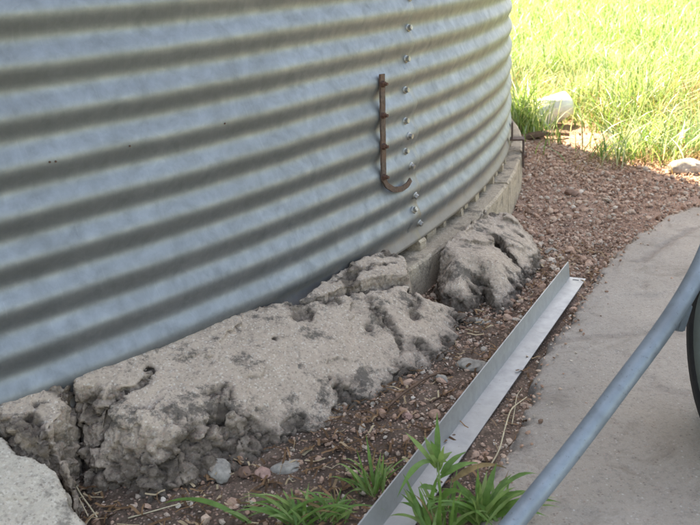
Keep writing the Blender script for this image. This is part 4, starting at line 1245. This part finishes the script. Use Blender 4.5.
def weed(name, label, base_px, leaves, stems, grp=None, extra=0, ew=0.008, spread=(40, 34), rnd=1):
    b = gp(*base_px)
    root = empty(name, b, label, 'weed', grp)
    bd = float(np.dot(b - CAM, CF))
    stem_tops = []
    for (px, py, dd, r) in stems:
        tip = atd(px, py, bd + dd)
        C = bez([b, b + (tip - b) * 0.5 + np.array([0.004, 0, 0.004]), tip], 5)
        mesh_bm('stem', tube(C, list(np.linspace(r, r * 0.5, len(C))), 8), M['stem'], root, smooth_sh=True, origin=b)
        stem_tops.append(C)
    rw = random.Random(rnd)
    leaves = list(leaves)
    for _ in range(extra):
        a = rw.uniform(-1, 1)
        bx0, by0 = base_px[0] + rw.uniform(-1, 1) * spread[0] * 0.32, base_px[1] - rw.uniform(2, 14)
        leaves.append((bx0, by0, bx0 + a * spread[0], by0 - spread[1] * rw.uniform(0.45, 1.0) * (1.1 - 0.6 * abs(a)), rw.uniform(-.02, .02), rw.uniform(-.05, .05), ew * rw.uniform(0.45, 0.95), 0.06 + 0.35 * abs(a), rw.choice((0, 0, 0, 0, 1, 1, 1, 2))))
    for (bx, by, tx, ty, bdp, tdp, w, arch, pal) in leaves:
        o = atd(bx, by, bd + bdp) if by is not None else b
        tp_ = atd(tx, ty, bd + tdp)
        mesh_bm('leaf', leaf_bm(o, tp_, w, arch), (M['leaf'], M['leaf2'], M['dryleaf'])[int(pal)], root, smooth_sh=True, origin=o)
    return root
weed('broadleaf_weed', 'leafy green weed standing in front of the aluminium angle', (437, 541), [
    (438, 470, 437, 412, 0, 0.0, .010, .02, 0), (436, 468, 405, 432, 0, -.01, .009, .10, 1), (433, 462, 397, 498, 0, -.05, .010, .45, 0),
    (436, 462, 424, 436, 0, .01, .010, .05, 1), (440, 460, 430, 440, 0, -.01, .010, .05, 0), (438, 465, 452, 452, 0, .01, .010, .2, 1), (441, 474, 466, 452, 0, .02, .010, .2, 0),
    (440, 478, 478, 463, 0, .01, .011, .25, 0), (437, 492, 418, 488, 0, -.02, .012, .25, 0), (436, 498, 428, 512, 0, -.03, .012, .4, 0), (439, 470, 444, 446, 0, -.02, .010, .05, 1), (440, 500, 462, 492, 0, -.03, .013, .3, 0), (452, 482, 506, 468, 0, .02, .010, .35, 2), (440, 468, 428, 455, 0, -.02, .011, .2, 1), (437, 472, 447, 462, 0, -.03, .011, .3, 1)],
    [(438, 462, -.01, .0022), (420, 486, -.02, .0014), (452, 478, .01, .0014)], extra=20, ew=.010, spread=(48, 66), rnd=3)
weed('broadleaf_weed', 'low spreading weed between the aluminium angle and the grey tube', (482, 534), [
    (480, 520, 497, 462, 0, 0, .012, .1, 0), (482, 515, 538, 474, 0, .03, .009, .45, 0), (484, 512, 512, 474, 0, .03, .009, .2, 0), (484, 515, 534, 492, 0, 0, .012, .3, 0),
    (486, 520, 562, 503, 0, .02, .010, .3, 0), (482, 520, 476, 478, 0, .02, .012, .1, 0), (478, 518, 452, 476, 0, .0, .010, .15, 0), (480, 525, 470, 497, 0, -.05, .018, .15, 1), (482, 522, 505, 495, 0, -.02, .012, .3, 0),
    (476, 524, 456, 500, 0, -.01, .013, .3, 0), (486, 522, 548, 517, 0, -.01, .009, .35, 0), (480, 515, 487, 470, 0, .05, .009, .05, 1), (478, 515, 462, 486, 0, .03, .011, .3, 0)],
    [(482, 505, 0, .002)], extra=34, ew=.009, spread=(68, 58), rnd=5)
weed('grass_tuft', 'thin grass tuft growing just left of the aluminium angle', (372, 500), [
    (374, 488, 366, 434, 0, 0, .006, .03, 0), (375, 490, 392, 466, 0, 0, .005, .2, 0), (372, 490, 356, 476, 0, 0, .005, .3, 0), (374, 492, 381, 452, 0, .01, .005, .05, 1), (372, 494, 347, 494, 0, -.02, .005, .4, 1), (376, 494, 382, 476, 0, -.02, .006, .1, 0), (371, 492, 362, 468, 0, .01, .005, .1, 1)], [], extra=24, ew=.0055, spread=(40, 56), rnd=7)
weed('grass_tuft', 'short broad bladed grass tuft at the bottom edge left of the angle', (302, 530), [
    (300, 524, 276, 494, 0, 0, .010, .1, 1), (301, 522, 283, 490, 0, 0, .010, .05, 1), (303, 520, 297, 497, 0, 0, .009, .05, 0), (304, 522, 323, 504, 0, .01, .008, .25, 0), (298, 526, 250, 508, 0, 0, .012, .25, 0), (304, 524, 305, 500, 0, -.02, .008, .05, 0), (306, 526, 342, 515, 0, -.01, .007, .3, 0), (300, 526, 268, 517, 0, -.03, .010, .3, 1)], [], extra=30, ew=.006, spread=(70, 40), rnd=9)
weed('grass_tuft', 'grass tuft with long arching blades beside the near end of the angle', (336, 527), [
    (334, 522, 318, 492, 0, .0, .010, .05, 1), (336, 522, 333, 502, 0, 0, .008, .03, 0), (337, 520, 303, 488, 0, .01, .006, .2, 0), (338, 520, 352, 500, 0, 0, .007, .2, 0), (332, 526, 358, 512, 0, -.02, .007, .3, 1), (335, 522, 346, 494, 0, .02, .006, .05, 0)], [], extra=18, ew=.006, spread=(46, 38), rnd=11)
weed('grass_tuft', 'single long drooping grass blade under the largest slab', (256, 530), [
    (252, 526, 162, 504, 0, .03, .009, .34, 0), (254, 526, 222, 512, 0, .0, .006, .35, 1)], [])
bmf.free()
